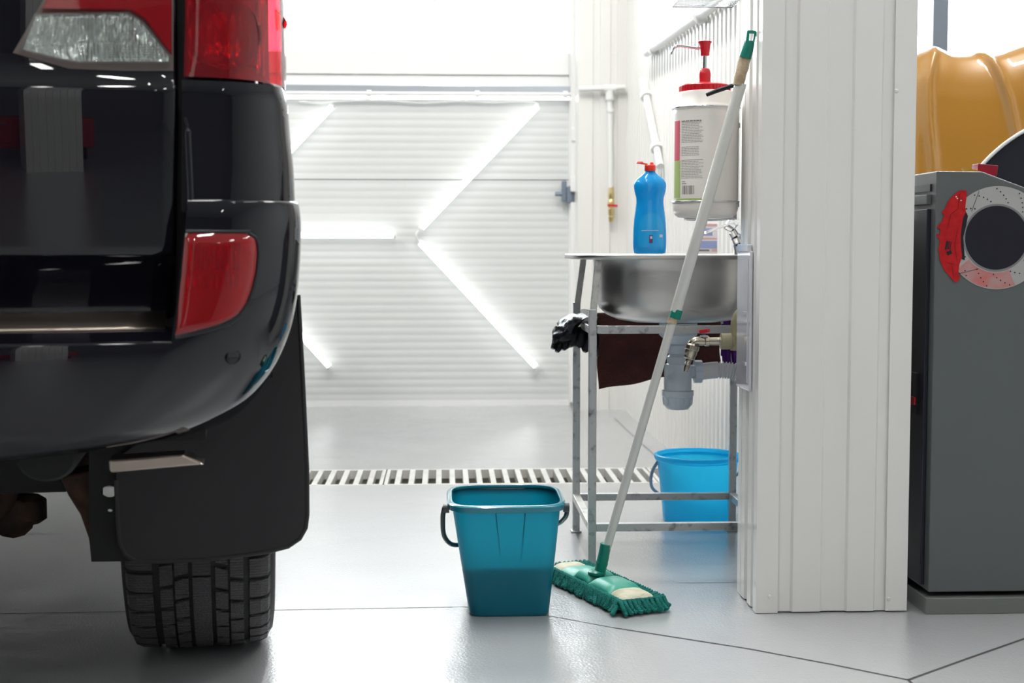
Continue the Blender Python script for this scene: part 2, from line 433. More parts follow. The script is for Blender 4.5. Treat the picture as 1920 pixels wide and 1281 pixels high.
b = NB(); box(b, DX0, xr, YB + 0.008, YB + 0.038, zj[0] - .01, zj[0] + .01); obj('hinge_gap', b, M['under'], door)
b = NB(); box(b, DX0, xr, YB - 0.002, YB + 0.03, 0.0, 0.03); obj('bottom_seal', b, M['pvc'], door)
z_f0, z_f1 = zb(181), zb(98)
b = NB(); box(b, DX0, xr, YB + 0.0, YB + 0.04, z_f0 + 0.005, zb(140)); box(b, DX0, xr, YB - 0.012, YB + 0.04, zb(140), z_f1); obj('window_section_frame', b, M['pvc'], door, bevel=0.003)
ZW = 3.2
b = NB(); box(b, DX0, xr + .01, YB, YB + 0.04, ZW, 3.34); obj('top_rail', b, M['pvc'], door)
mull = [DX0 + 0.05, at(440, 50, YB).x, at(823, 50, YB).x, at(1080, 50, YB).x]
for mx in mull:
    wd = 0.032 if mx != mull[2] else 0.033
    b = NB(); box(b, mx - wd, mx + wd, YB - 0.006, YB + 0.04, z_f1, ZW); obj('mullion', b, M['pvc'], door, bevel=0.003)
for a, c in zip(mull, mull[1:]):
    b = NB(); box(b, a, c, YB + 0.018, YB + 0.020, z_f1, ZW); obj('window_pane', b, M['glass'], door)
# strengthening strip and white conduit across the door
b = NB(); box(b, DX0, at(1078, 170, YB - .03).x, YB - 0.035, YB - 0.001, zb(174), zb(161)); obj('door_strut', b, M['silver'], door, bevel=0.004)
# side jamb
b = NB(); box(b, xr, x0p + 0.004, YB - 0.03, YB + 0.06, 0, 3.4); struct('trim_2', b, M['pvc'])
b = NB(); box(b, xr + 0.004, xr + 0.03, YB - 0.07, YB - 0.03, 0.02, 3.4); struct('trim_3', b, M['pvc'], bevel=0.004)

# horizontal conduit under the window section with clips, continuing over the pier and down to the valve
cz = at(835, 176, YB - .05).z
def tagged_tube(name, pts, r, m, label, cat, seg=12, clips=(), group=None):
    t = thing(name, label, cat, pts[0], group=group)
    b = NB(); tube(b, pts, r, seg); obj('pipe', b, m, t, smooth=40)
    for p, ax in clips:
        b = NB(); lathe(b, [(r * 1.0, -0.012), (r * 1.7, -0.012), (r * 1.7, 0.012), (r * 1.0, 0.012)], p, ax, 12); obj('clip', b, m, t, smooth=30)
    return t
YY = YB - 0.05
px_ = lambda px: at(px, 176, YY).x
tagged_tube('conduit', [(DX0, YY, cz), (px_(1085), YY, cz)], 0.011, M['pvc'], 'thin white conduit running level across the garage door under its window section', 'pipe',
            clips=[((px_(692), YY, cz), (1, 0, 0)), ((px_(895), YY, cz), (1, 0, 0)), ((px_(1060), YY, cz), (1, 0, 0))])
cz2 = at(1130, 165, YP - .03).z
p_ = lambda px, py: at(px, py, YP - 0.035)
t = thing('water_pipe', 'white water pipe on the pier with a tee dropping to the small brass valve', 'pipe', p_(1088, 165))
b = NB(); tube(b, [p_(1085, 167), p_(1172, 164)], 0.014, 12); obj('pipe', b, M['pvc'], t, smooth=40)
b = NB(); tube(b, [p_(1143, 166), p_(1145, 352)], 0.014, 12); obj('drop_pipe', b, M['pvc'], t, smooth=40)
b = NB(); lathe(b, [(0.014, -.03), (.021, -.03), (.021, .03), (.014, .03)], p_(1143, 166), (1, 0, 0), 14); lathe(b, [(0.014, -.01), (.021, -.01), (.021, .04), (.014, .04)], p_(1143, 184), (0, 0, 1), 14); obj('tee', b, M['pvc'], t, smooth=40)
b = NB(); lathe(b, [(0.014, -.01), (.019, -.01), (.019, .01), (.014, .01)], p_(1144, 207), (0, 0, 1), 14); obj('clip', b, M['pvc'], t, smooth=40)
vp = p_(1146, 385)
t = thing('pipe_valve', 'small brass shutoff valve with red handle on the pier beside the garage door', 'valve', vp)
b = NB(); lathe(b, [(.006, -.085), (.012, -.085), (.014, -.06), (.010, -.055), (.016, -.045), (.016, -.02), (.012, -.015), (.018, -.005), (.018, .02), (.013, .03), (.016, .04), (.016, .065), (.012, .085), (.012, .098)], vp, (0, 0, 1), 16); obj('valve_body', b, M['brassy'], t, smooth=35)
b = NB(); bar(b, vp + Vector((-.022, -.03, 0.0)), vp + Vector((.03, -.03, -.004)), .009, .012); tube(b, [vp + Vector((0, -.035, 0)), vp], .005); obj('valve_handle', b, M['red'], t, bevel=.002)

# door hardware on the jamb
hp = at(1073, 360, YB - 0.06)
t = thing('door_lock', 'dark grey bolt lock with a white housing at the right edge of the garage door', 'lock', hp)
b = NB(); box(b, hp.x - 0.03, hp.x + 0.05, hp.y - 0.01, hp.y + 0.03, hp.z - 0.06, hp.z + 0.03); box(b, hp.x - 0.055, hp.x - 0.03, hp.y - 0.004, hp.y + 0.04, hp.z - 0.05, hp.z + 0.06); obj('lock_body', b, M['blueg'], t, bevel=.006)
b = NB(); tube(b, [(hp.x - .09, hp.y + .01, hp.z - .01), (hp.x, hp.y + .01, hp.z - .01)], .012); obj('bolt', b, M['blueg'], t, smooth=40)
b = NB(); box(b, hp.x - 0.012, hp.x + 0.03, hp.y - 0.03, hp.y - 0.01, hp.z + 0.0, hp.z + 0.08); obj('housing', b, M['pvc'], t, bevel=.005)
for (q, y0, y1, lab) in ((1077, 240, 267, 'white plastic sensor box high on the door jamb, above the dark lock'), (1084, 282, 308, 'narrow white junction box on the door jamb between sensor box and dark lock')):
    p0 = at(q, (y0 + y1) / 2, YB - 0.055)
    t = thing('junction_box', lab, 'box', p0, group=None)
    hh = (y1 - y0) / 2 * YB / F
    b = NB(); box(b, p0.x - .02, p0.x + .02, p0.y - .02, p0.y + .025, p0.z - hh, p0.z + hh); obj('box_body', b, M['pvc'], t, bevel=.005)
    b = NB(); box(b, p0.x - .017, p0.x + .017, p0.y - .025, p0.y - .019, p0.z - hh * .8, p0.z + hh * .8); obj('lid', b, M['pvc'], t, bevel=.002)

# ------------------------------------------------------------------ LED tubes in a hexagon pattern on the door
YT = YB - 0.045
def led(p0, p1, label):
    a = at(*p0, YT); c = at(*p1, YT); d = (c - a).normalized()
    t = thing('led_tube', label, 'light', a, group='led tubes on the garage door')
    b = NB(); tube(b, [a + d * .012, c - d * .012], 0.0145, 12); obj('diffuser', b, M['tube'], t, smooth=50)
    for e0, e1 in ((a, a + d * .012), (c - d * .012, c)):
        b = NB(); tube(b, [e0, e1], 0.0165, 12); obj('end_cap', b, M['pvc'], t, smooth=50)
    b = NB(); off = Vector((0, 0.022, 0)); bar(b, a + d * .02 + off, c - d * .02 + off, .012, .018, up=(0, 1, 0)); obj('rail', b, M['pvc'], t)
led((1010, 197), (788, 430), 'lit tube slanting down leftwards in the right half of the door')
led((785, 452), (1007, 690), 'lit tube slanting down rightwards to the bottom right of the door')
led((427, 441), (742, 441), 'level lit tube coming out from behind the black car')
led((625, 197), (404, 430), 'upper lit slanting tube beside the car tail lamp')
led((402, 452), (620, 690), 'lower lit slanting tube, mostly behind the car mud flap')
b = NB(); a = at(785, 432, YT); c = at(785, 452, YT)
tube(b, smoothpts([a, at(780, 441, YT - .01), c]), 0.005, 8)
tag(obj('cable', b, M['pvc'], None, smooth=50), 'short white cable joining the two slanting tubes at their left tips', 'cable')
b = NB(); cb = [at(x, y, YB - .02) for x, y in ((560, 190), (600, 193), (640, 190), (720, 189), (790, 193), (860, 190), (915, 192), (990, 190), (1010, 196))]
tube(b, smoothpts(cb), 0.004, 8); tag(obj('cable', b, M['pvc'], None, smooth=50), 'thin white power cable strung along the top edge of the ribbed door', 'cable')

# ------------------------------------------------------------------ pipe and slanting glow streak on the partition wall
a = atX(1215, 98, XW - .03); c = atX(1345, 6, XW - .03); d = (c - a)
tagged_tube('wall_pipe', [a - d * .02, a + d * 1.15], 0.018, M['pvc'], 'level white pipe fixed along the ribbed partition wall above the sink', 'pipe', clips=[(a + d * .1, d), (a + d * .8, d)])
a = atX(1206, 150, XW - .03); c = atX(1238, 312, XW - .03); d = (c - a)  # white tube put in for the slanting glow of an LED tube
tagged_tube('led_glow_streak', [a, c], 0.016, M['pvc'], 'slanting LED glow on the ribbed wall beyond the blue bottle, shaped as a short white tube', 'pipe', clips=[(a + d * .2, d), (a + d * .8, d)])

# ------------------------------------------------------------------ floor joints
def joint(n, pts, wd, m):
    b = NB(); P = [fl(*p, z=0.0006) for p in pts]
    for p, q in zip(P, P[1:]):
        dd = (q - p).normalized(); s = Vector((-dd.y, dd.x, 0)) * wd / 2
        quad(b, (p - s, q - s, q + s, p + s))
    struct('trim_%d' % n, b, m)
joint(4, ((-500, 1158), (0, 1151), (237, 1147)), .004, M['joint'])
joint(5, ((237, 1147), (520, 1144), (870, 1138), (1036, 1156), (1150, 1177)), .003, M['joint'])
joint(6, ((1150, 1177), (1400, 1216), (1560, 1246), (1703, 1275)), .006, M['joint'])
joint(7, ((1703, 1275), (1820, 1233), (1920, 1198), (2200, 1100)), .007, M['joint'])
joint(8, ((1703, 1275), (1740, 1310)), .006, M['joint'])
joint(9, ((1151, 783), (1227, 853), (1262, 880)), .008, M['jointl'])
joint(10, ((1270, 1093), (1392, 1092)), .004, M['jointl'])
joint(11, ((0, 1001), (150, 1001)), .004, M['jointl'])

# ------------------------------------------------------------------ drain grates: one metre segments
def grate(x0, label):
    t = thing('drain_grate', label, 'grate', (x0, DR0, 0), group='drain grates across the floor')
    b = NB(); n = 20; p = 1.0 / n; zt = 0.0005; zd = -0.035
    box(b, x0 + .002, x0 + .998, DR0 - .018, DR0, zd, zt); box(b, x0 + .002, x0 + .998, DR1, DR1 + .018, zd, zt)
    for i in range(n + 1):
        c = x0 + i * p; wd = 0.0105
        l, r = c - wd, c + wd
        if i == 0: l = x0 + .002; r = x0 + .016
        if i == n: r = x0 + .998; l = x0 + .984
        box(b, l, r, DR0, DR1, zd, zt)
    obj('grating', b, M['grate'], t, bevel=.0015)
xs0 = at(722, 895, (DR0 + DR1) / 2).x
grate(xs0, 'long slotted pale grate section crossing the floor behind the teal bucket and stand legs')
grate(xs0 - 1.0, 'slotted pale grate section whose right end shows beside the car mud flap')
grate(xs0 - 2.0, 'slotted pale grate section beneath the black car')
t = thing('drain_grate', 'short slotted grate end by the cyan bucket and ribbed wall', 'grate', (xs0 + 1, DR0, 0), group='drain grates across the floor')
b = NB(); xe = XW + .0
box(b, xs0 + 1.002, xe, DR0 - .018, DR0, -.035, .0005); box(b, xs0 + 1.002, xe, DR1, DR1 + .018, -.035, .0005)
x = xs0 + 1.0
while x < xe - .02: box(b, x + .002, x + .016, DR0, DR1, -.035, .0005); x += .05
obj('grating', b, M['grate'], t, bevel=.0015)

# ------------------------------------------------------------------ bay window right of the partition
wn = bpy.data.objects.new('window_1', None); C.objects.link(wn); wn.location = (3.4, 7.97, 1.05); wn['kind'] = 'structure'; WM[wn] = Matrix.Translation(Vector(wn.location))
YWN = 7.97
b = NB(); box(b, 1.25, 5.6, YWN, YWN + .06, 1.05, 1.12); box(b, 1.25, 5.6, YWN, YWN + .06, 3.53, 3.6); box(b, 1.25, 1.31, YWN, YWN + .06, 1.12, 3.53); box(b, 5.54, 5.6, YWN, YWN + .06, 1.12, 3.53)
obj('window_frame', b, M['pvc'], wn)
for mx in (at(1735, 30, YWN).x - .35, at(1762, 30, YWN).x + .0, at(1762, 30, YWN).x + 1.2, at(1762, 30, YWN).x + 2.2):
    b = NB(); box(b, mx - .045, mx + .045, YWN - .02, YWN + .06, 1.12, 3.53); obj('mullion', b, M['blueg'] if abs(mx - at(1762, 30, YWN).x) < .1 else M['pvc'], wn)
b = NB(); box(b, 1.31, 5.54, YWN + .03, YWN + .033, 1.12, 3.53); obj('window_pane', b, M['glass'], wn)

# ================================================================== PILLAR
pf = fl(1417, 1151); YC = pf.y; XC0 = pf.x; XC1 = at(1700, 1147, YC).x; YC1 = YC + 0.215
t = thing('pillar', 'white pillar clad in ribbed sheet metal between the sink and the grey cabinet', 'pillar', ((XC0 + XC1) / 2, YC, 0))
cx = lambda px: at(px, 1140, YC).x
b = NB()
prof = [(cx(1450), 0), (cx(1482), 0), (cx(1486), .006), (cx(1537), .006), (cx(1541), 0), (cx(1584), 0), (cx(1588), .006), (cx(1637), .006), (cx(1641), 0), (cx(1668), 0)]
corr(b, prof, 0.003, ZC, ((1, 0, 0), (0, -1, 0)), (0, YC + .0065, 0)); obj('front_cladding', b, M['clad'], t, smooth=10)
b = NB(); box(b, XC0, cx(1458), YC, YC + .002, .001, ZC); box(b, XC0, XC0 + .002, YC + .002, YC + .035, .001, ZC); obj('corner_trim', b, M['clad'], t)
b = NB(); box(b, cx(1660), XC1, YC, YC + .002, .003, ZC); box(b, XC1 - .002, XC1, YC + .002, YC + .035, .003, ZC); obj('corner_trim', b, M['clad'], t)
b = NB()
pr = [(.030, 0), (.050, 0), (.055, .007), (.095, .007), (.100, 0), (.125, 0), (.130, .007), (.170, .007), (.175, 0), (.190, 0)]
corr(b, pr, .003, ZC, ((0, 1, 0), (-1, 0, 0)), (XC0 + .006, YC, 0)); obj('side_cladding', b, M['clad'], t, smooth=10)
b = NB(); box(b, XC0, XC0 + .002, YC1 - .035, YC1, .001, ZC); box(b, XC0 + .002, XC0 + .035, YC1 - .002, YC1, .001, ZC); obj('corner_trim', b, M['clad'], t)
b = NB(); corr(b, [(a_, -o_) for a_, o_ in pr], .003, ZC, ((0, 1, 0), (-1, 0, 0)), (XC1 - .006, YC, 0)); box(b, XC1 - .035, XC1 - .001, YC1 - .002, YC1, .001, ZC); obj('side_cladding', b, M['clad'], t, smooth=10)
b = NB(); box(b, XC0 + .009, XC1 - .009, YC + .009, YC1 + .03, .006, ZC); obj('core', b, M['rear'], t)
for q in ((1443, 1119), (1666, 1123), (1681, 170), (1443, 1600)):
    if q[1] < 1300: screw(t, at(*q, YC - .0005))

# inspection hatch on the pillar's side
XH = XC0 - .002
h_y0 = atX(1411, 600, XH).y; h_y1 = YC1 - .004
hz1 = atX(1410, 470, XH).z; hz0 = atX(1409, 735, XH).z
t = thing('inspection_hatch', "glossy white plastic access panel on the pillar's side next to the sink", 'panel', (XH, h_y0, hz0))
b = NB(); box(b, XH - .007, XH, h_y0, h_y1, hz0, hz1); obj('frame', b, M['hatch'], t, bevel=.003)
b = NB(); box(b, XH - .009, XH - .007, h_y0 + .018, h_y1 - .018, hz0 + .018, hz1 - .018); obj('panel_door', b, M['hatch'], t, bevel=.002)
b = NB(); box(b, XH - .012, XH - .001, h_y0 + .01, h_y0 + .13, hz1 - .004, hz1 + .015); obj('upper_catch', b, M['hatch'], t, bevel=.003)
for s in (.3, .9):
    b = NB(); box(b, XH - .012, XH - .008, h_y0 + .025, h_y0 + .06, hz0 + s * .20, hz0 + s * .20 + .008); obj('latch', b, M['hatch'], t, bevel=.001)

# ================================================================== SINK
ZS = 0.836
YF, YR = 3.755, 4.215          # front and rear legs
XL = at(1110, 900, YF).x; XRR = 0.862
LW = 0.021
def xat(px, Y): return at(px, 500, Y).x
st = thing('sink_stand', 'scuffed welded square tube steel stand carrying the sink beside the pillar', 'stand', (XL, YF, 0))
zr = at(1200, 618, YF).z; zl = at(1200, 988, YF).z; zsp = at(1110, 580, YF).z
for (x, y, dx) in ((XL, YF, .014), (XL, YR, .020), (XRR, YF, -.014), (XRR, YR, -.02)):
    b = NB(); box(b, x - LW / 2, x + LW / 2, y - LW / 2, y + LW / 2, 0.004, zsp); lg = obj('leg', b, M['galv'], st, bevel=.0015)
    b = NB(); bar(b, (x, y, zsp - .02), (x + dx, y, ZS - .014), LW * .85); obj('upper_post', b, M['weld'], lg, bevel=.0015)
    b = NB(); box(b, x - LW * .75, x + LW * .75, y - LW * .75, y + LW * .75, 0.0, 0.006); obj('foot', b, M['galv'], lg, bevel=.001)
for z in (zr, zl):
    for y in (YF, YR):
        b = NB(); box(b, XL + LW / 2, XRR - LW / 2, y - LW / 2, y + LW / 2, z - LW / 2, z + LW / 2); obj('rail', b, M['galv'], st, bevel=.0015)
    for x in (XL, XRR):
        b = NB(); box(b, x - LW / 2, x + LW / 2, YF + LW / 2, YR - LW / 2, z - LW / 2, z + LW / 2); obj('side_rail', b, M['weld'], st, bevel=.0015)

SX0, SX1, SY0, SY1 = xat(1066, 3.98), XRR + .045, 3.715, 4.27
scx, scy = (SX0 + SX1) / 2, (SY0 + SY1) / 2
def sring(cx_, cy_, hx, hy, z, pw, n=72):
    o = []
    for k in range(n):
        t_ = 2 * PI * k / n; c, s = math.cos(t_), math.sin(t_)
        o.append(Vector((cx_ + hx * math.copysign(abs(c) ** (2 / pw), c), cy_ + hy * math.copysign(abs(s) ** (2 / pw), s), z)))
    return o
sk = thing('sink', 'round-bowled brushed stainless steel sink set on the welded stand', 'sink', (scx, scy, ZS - .2))
hx, hy = (SX1 - SX0) / 2, (SY1 - SY0) / 2
bx0 = at(1117, 540, 3.97).x; bx1 = SX1 - .045; bcx, bhx = (bx0 + bx1) / 2, (bx1 - bx0) / 2; bcy, bhy = 3.975, .215
zbt = at(1250, 607, 3.86).z
b = NB()
R = [sring(scx, scy, hx, hy, ZS - .013, 5), sring(scx, scy, hx, hy, ZS - .002, 5), sring(scx, scy, hx - .003, hy - .003, ZS, 5), sring(scx, scy, hx - .02, hy - .02, ZS - .002, 4.5),
     sring(bcx, bcy, bhx + .006, bhy + .006, ZS - .003, 3.2), sring(bcx, bcy, bhx, bhy, ZS - .009, 3.2)]
hb = ZS - zbt
for f_, i_ in ((.25, 0.001), (.5, .003), (.68, .007), (.80, .016), (.89, .034), (.95, .06), (.985, .10), (1.0, .15)):
    R.append(sring(bcx, bcy, bhx - i_, bhy - i_, ZS - hb * f_, 3.0))
R.append(sring(bcx, bcy, .03, .03, ZS - hb - .002, 2))
rings(b, R, False, True)
obj('basin', b, M['steel'], sk, smooth=45, solid=.0015)
# drain and trap under it
SPX, SPY = at(1271, 700, bcy).x, bcy
def zs(py): return at(1271, py, SPY).z
b = NB(); u = SPY / F
lathe(b, [(36 * u, zbt - .004), (36 * u, zs(628)), (16 * u, zs(646)), (15 * u, zs(655))], (SPX, SPY, 0), seg=32, cap0=False)
tp = obj('trap_funnel', b, M['siphon'], sk, smooth=35)
b = NB()
lathe(b, [(17 * u, zs(645)), (20 * u, zs(648)), (20 * u, zs(662)), (17 * u, zs(664)), (19 * u, zs(667)), (21 * u, zs(669)), (21 * u, zs(681)), (24 * u, zs(683)),
          (26 * u, zs(690)), (26 * u, zs(731)), (30 * u, zs(732)), (30 * u, zs(742)), (28 * u, zs(744)), (26 * u, zs(760)), (20 * u, zs(767)), (6 * u, zs(769))], (SPX, SPY, 0), seg=36)
tr = obj('bottle_trap', b, M['siphon'], sk, smooth=35)
b = NB()
for k in range(10):
    a = 2 * PI * k / 10; q = Vector((math.cos(a), math.sin(a), 0)); p0 = Vector((SPX, SPY, 0))
    bar(b, p0 + q * 28.5 * u + Vector((0, 0, zs(745))), p0 + q * 27 * u + Vector((0, 0, zs(759))), .004, .003)
obj('grip_rib', b, M['siphon'], tr)
b = NB(); zo = zs(697); lathe(b, [(13 * u, 20 * u), (13 * u, 30 * u), (22 * u, 31 * u), (22 * u, 45 * u), (16 * u, 46 * u), (13 * u, 46 * u)], (SPX, SPY, zo), (1, 0, 0.0), 12); obj('outlet_nut', b, M['siphon'], tr, smooth=25)
hs = [Vector((SPX + 44 * u, SPY, zo)), Vector((SPX + 75 * u, SPY, zo + .004)), Vector((SPX + 105 * u, SPY - .01, zo + .001)), Vector((SPX + 130 * u, SPY - .01, zo - .014)), Vector((SPX + 165 * u, SPY + .04, zo - .02))]
hp_ = smoothpts(hs, 24)
rr = [ (16 * u if i < 26 else (16.5 * u if i % 4 < 2 else 13.5 * u)) for i in range(len(hp_))]
b = NB(); tube(b, hp_, rr, 20); obj('corrugated_hose', b, M['siphon_w'], sk, smooth=60)
# tap on the sink deck
YA = 4.06; ua = YA / F
fx = at(1394, 470, YA).x
tp = thing('faucet', 'chrome lever faucet on the back of the sink, half behind the pillar', 'faucet', (fx, YA, ZS))
b = NB(); lathe(b, [(.026, 0), (.026, .006), (.022, .010)], (fx, YA, ZS - .001), seg=24)
pts = [(fx, YA, ZS), at(1390, 455, YA), at(1383, 440, YA), at(1374, 428, YA), at(1360, 420, YA)]
tube(b, smoothpts(pts), [0.026] * 8 + [.024] * 8 + [.021] * 8 + [.015] * 8 + [.008], 18); obj('tap_body', b, M['chrome'], tp, smooth=50)
b = NB(); a = at(1322, 437, YA - .02); c = at(1384, 413, YA); bar(b, a, c, .018, .007, up=(0, 0, 1)); obj('lever', b, M['chrome'], tp, bevel=.002)

# ------------------------------------------------------------------ carton on the sink
YK = 4.13
p0 = at(1309, 473, YK); p1 = at(1346, 420, YK)
t = thing('carton', 'small white carton printed blue and pink, standing on the sink behind the mop handle', 'box', (p0.x, YK, ZS))
z1 = p1.z
b = NB(); box(b, p0.x, p1.x, YK, YK + .035, ZS, z1); box(b, p0.x, p1.x, YK + .012, YK + .022, z1, z1 + .006); obj('carton_body', b, M['boxw'], t, bevel=.001)
def band(y0, y1, m, n='print', x0=1311, x1=1344):
    b = NB(); a = at(x0, y1, YK - .0006); c = at(x1, y0, YK - .0006); box(b, a.x, c.x, YK - .0008, YK - .0001, max(a.z, ZS + .002), c.z); obj(n, b, m, t)
band(452, 466, M['boxb']); band(446, 449, M['boxp']); band(420, 424, M['boxp']); band(428, 442, M['boxb'], x1=1336); band(468, 471, M['ink'], x1=1330); band(467, 472, M['boxp'], x0=1335)

# ------------------------------------------------------------------ blue washing-up bottle
YO = 4.14; uo = YO / F; bxx = at(1218, 460, YO).x
t = thing('detergent_bottle', 'blue washing-up liquid bottle with an open red cap on the sink rim', 'bottle', (bxx, YO, ZS))
zo0 = at(1218, 473, YO).z
def zbq(py): return ZS + (473 - py) * uo
b = NB()
pr = [(24, 473), (30, 471.5), (31, 466), (31.5, 450), (31, 430), (29.5, 408), (27, 390), (25.5, 377), (26, 368), (29, 357), (30.5, 347), (30, 341), (26, 334), (18, 328), (11, 322), (9.5, 319), (9.5, 316)]
lathe(b, [(r * uo, zbq(y_)) for r, y_ in pr], (bxx, YO, 0), seg=40, sy=.62, power=2.3); bt = obj('bottle_body', b, M['bottle'], t, smooth=60)
b = NB(); lathe(b, [(10 * uo, zbq(318)), (10.5 * uo, zbq(317)), (10.5 * uo, zbq(308)), (9 * uo, zbq(306.5))], (bxx, YO, 0), seg=24); cp = obj('cap', b, M['capred'], t, smooth=35)
b = NB(); lathe(b, [(4 * uo, zbq(307)), (3 * uo, zbq(302))], (bxx + 3 * uo, YO, 0), seg=12)
bar(b, (bxx - 22 * uo, YO, zbq(303)), (bxx - 5 * uo, YO, zbq(306)), .012, .004); lathe(b, [(6 * uo, zbq(304.5)), (7 * uo, zbq(303)), (5 * uo, zbq(300.5))], (bxx - 19 * uo, YO, 0), seg=14); obj('flip_lid', b, M['capred'], cp, smooth=35)
def bottle_patch(x0, x1, y0, y1, m, name, off=.0008, arch=False):
    b = NB()
    def fn(i, j):
        x = x0 + (x1 - x0) * i; yy = y1 + (y0 - y1) * j
        if arch: yy = y1 + (y0 + (abs(i - .5) * 2) ** 3 * (y1 - y0) * .35 - y1) * j
        r = interp(-yy, sorted([(-q, s) for s, q in pr]))[0]
        k = max(-.98, min(.98, (x - 1218) / r)); yo_ = (1 - abs(k) ** 2.3) ** (1 / 2.3) * r * .62
        return Vector((bxx + (x - 1218) * uo, YO - yo_ * uo - off, zbq(yy)))
    grid(b, 12, 10, fn); return obj(name, b, m, t, smooth=60)
bottle_patch(1194, 1242, 397, 462, M['bottle_l'], 'label', arch=True)
bottle_patch(1214, 1221, 438, 453, M['navy'], 'logo', .0016); bottle_patch(1216, 1220, 440, 445, M['palesilver'], 'logo', .0022); bottle_patch(1215.5, 1219, 447, 451, M['maroon'], 'logo', .0022)
bottle_patch(1234, 1240, 437, 442, M['palesilver'], 'mark', .0016)
bottle_patch(1200, 1232, 429, 430, M['palesilver'], 'mark', .0013)

# ------------------------------------------------------------------ cloths and bag on the stand
def hanging(name, label, m, x0, x1, zt, zb0, zb1, y, fall=.12, amp=.006, seed=1, fr=9):
    """cloth folded over a rail: front flap and shorter rear flap"""
    b = NB(); rnd = random.Random(seed); ph = [rnd.uniform(0, 6) for _ in range(4)]
    def fn(i, j):
        x = x0 + (x1 - x0) * i
        zbm = zb0 + (zb1 - zb0) * i + .003 * math.sin(14 * i + ph[0])
        wv = amp * (math.sin(fr * i + ph[1]) + .5 * math.sin(fr * 2.3 * i + ph[2]))
        if j < .6:
            s = j / .6; return Vector((x + .003 * math.sin(9 * s + ph[3]), y - .013 + wv * (1 - s) - .004 * (1 - s), zbm + (zt - zbm) * s))
        if j < .75:
            a = (j - .6) / .15 * PI; return Vector((x, y - .013 * math.cos(a), zt + .012 * math.sin(a)))
        s = (j - .75) / .25; return Vector((x, y + .013 + wv * .5 * s, zt - fall * s))
    grid(b, 30, 28, fn)
    return tag(obj(name, b, m, None, smooth=60, solid=.002), label, 'cloth')
zc = zr + LW / 2 + .001
hanging('rag', 'dark brown cloth draped over the rear rail under the sink', M['brown'], at(1120, 600, YR).x, at(1350, 600, YR).x, zc, at(1120, 730, YR).z, at(1345, 688, YR).z, YR, amp=.005)
hanging('rag', 'purple cloth hanging beside the brown one behind the corrugated hose', M['purple'], at(1354, 600, YR).x, at(1390, 600, YR).x, zc, at(1350, 705, YR).z, at(1390, 710, YR).z, YR, amp=.007, fr=16, seed=4)
# black bag slung over the left side rail
b = NB()
YG = 3.98
prof = [(-.052, -.045, .03), (-.040, -.050, .06), (-.026, -.020, .075), (-.012, .004, .075), (.0, .014, .075), (.012, .006, .07), (.020, -.02, .07), (.024, -.055, .06), (.026, -.070, .03)]
rnd = random.Random(3)
xg = XL; zg = zr + .012
bp = [at(x, y, YG) for x, y in ((1032, 640), (1040, 628), (1055, 618), (1066, 600), (1082, 590), (1100, 584), (1112, 596), (1116, 630), (1115, 663))]
bp = smoothpts(bp, 5)
wid = smoothpts([Vector((a_, 0, 0)) for a_ in (.03, .05, .06, .08, .10, .12, .12, .11, .09)], 5)
rs = []
for i, (p, wv) in enumerate(zip(bp, wid)):
    ring = []; W_ = wv.x; n = 26
    thick = .004 + .020 * math.sin(PI * min(1, i / 22)) ** 1.0
    d = (bp[min(i + 1, len(bp) - 1)] - bp[max(i - 1, 0)]).normalized(); nr = Vector((-d.z, 0, d.x))
    for k in range(n):
        a = 2 * PI * k / n
        wob = 1 + .30 * math.sin(3 * a + i * .35) + .16 * math.sin(7 * a - i * .6) + rnd.uniform(-.06, .06)
        ring.append(p + Vector((0, math.cos(a) * W_ * (1 + rnd.uniform(-.05, .05)), 0)) + nr * (math.sin(a) * thick * wob - (.010 if i < 24 else 0)) + Vector((0, 0, rnd.uniform(-.002, .002))))
    rs.append(ring)
rings(b, rs)
# crumpled free end with pointed corners
for (x, y, r_) in ((1036, 654, .008), (1044, 660, .012), (1056, 656, .015), (1068, 650, .02), (1082, 652, .02), (1096, 660, .018)):
    p = at(x, y, YG - .02); q = p + Vector((.02, .02, .045)); tube(b, [p, p + (q - p) * .25, q], [.006, r_, r_ * 1.3], 9)
o = tag(obj('plastic_bag', b, M['bag'], None, smooth=38), "crumpled black plastic bag slung over the stand's left rail", 'bag')

# ------------------------------------------------------------------ olive pipe and ball valve coming out of the pillar side
YV = 3.50; uv = YV / F
def v_(px, py, dy=0): return at(px, py, YV + dy)
t = thing('water_outlet', 'nickel-plated ball valve with red handle on an olive plastic pipe from the pillar', 'valve', v_(1388, 640))
b = NB(); tube(b, smoothpts([v_(1400, 583), v_(1388, 590), v_(1382, 603), v_(1381, 620), v_(1381, 656)], 6), [17 * uv * .5 + .004] * 6 + [.015] * 19, 20)
lathe(b, [(.0145, -.0), (.016, 0), (.016, .06), (.0145, .06)], v_(1381, 657), (0, 0, 1), 20)
lathe(b, [(.014, 0), (.0185, 0.001), (.0185, .022), (.015, .023)], v_(1376, 640), (-1, 0, 0), 20)
lathe(b, [(.010, 0), (.011, .0), (.0205, .001), (.0205, .026), (.017, .028)], v_(1351, 640), (1, 0, 0), 24)
obj('olive_pipe', b, M['ppr'], t, smooth=40)
b = NB()
lathe(b, [(.005, 0), (.0085, .0), (.0115, .001), (.0115, .004), (.0105, .005), (.010, .03), (.0125, .031), (.0125, .040), (.0105, .042), (.0105, .055), (.0095, .058)], v_(1352, 640), (-1, 0, 0), 20)
pth = smoothpts([v_(1318, 640), v_(1305, 640), v_(1299, 644), v_(1297, 652)], 5); tube(b, pth, .0115, 16)
dr = (v_(1286, 697) - v_(1299, 650)).normalized(); o0 = v_(1299, 648)
L_ = (v_(1286, 697) - v_(1299, 648)).length
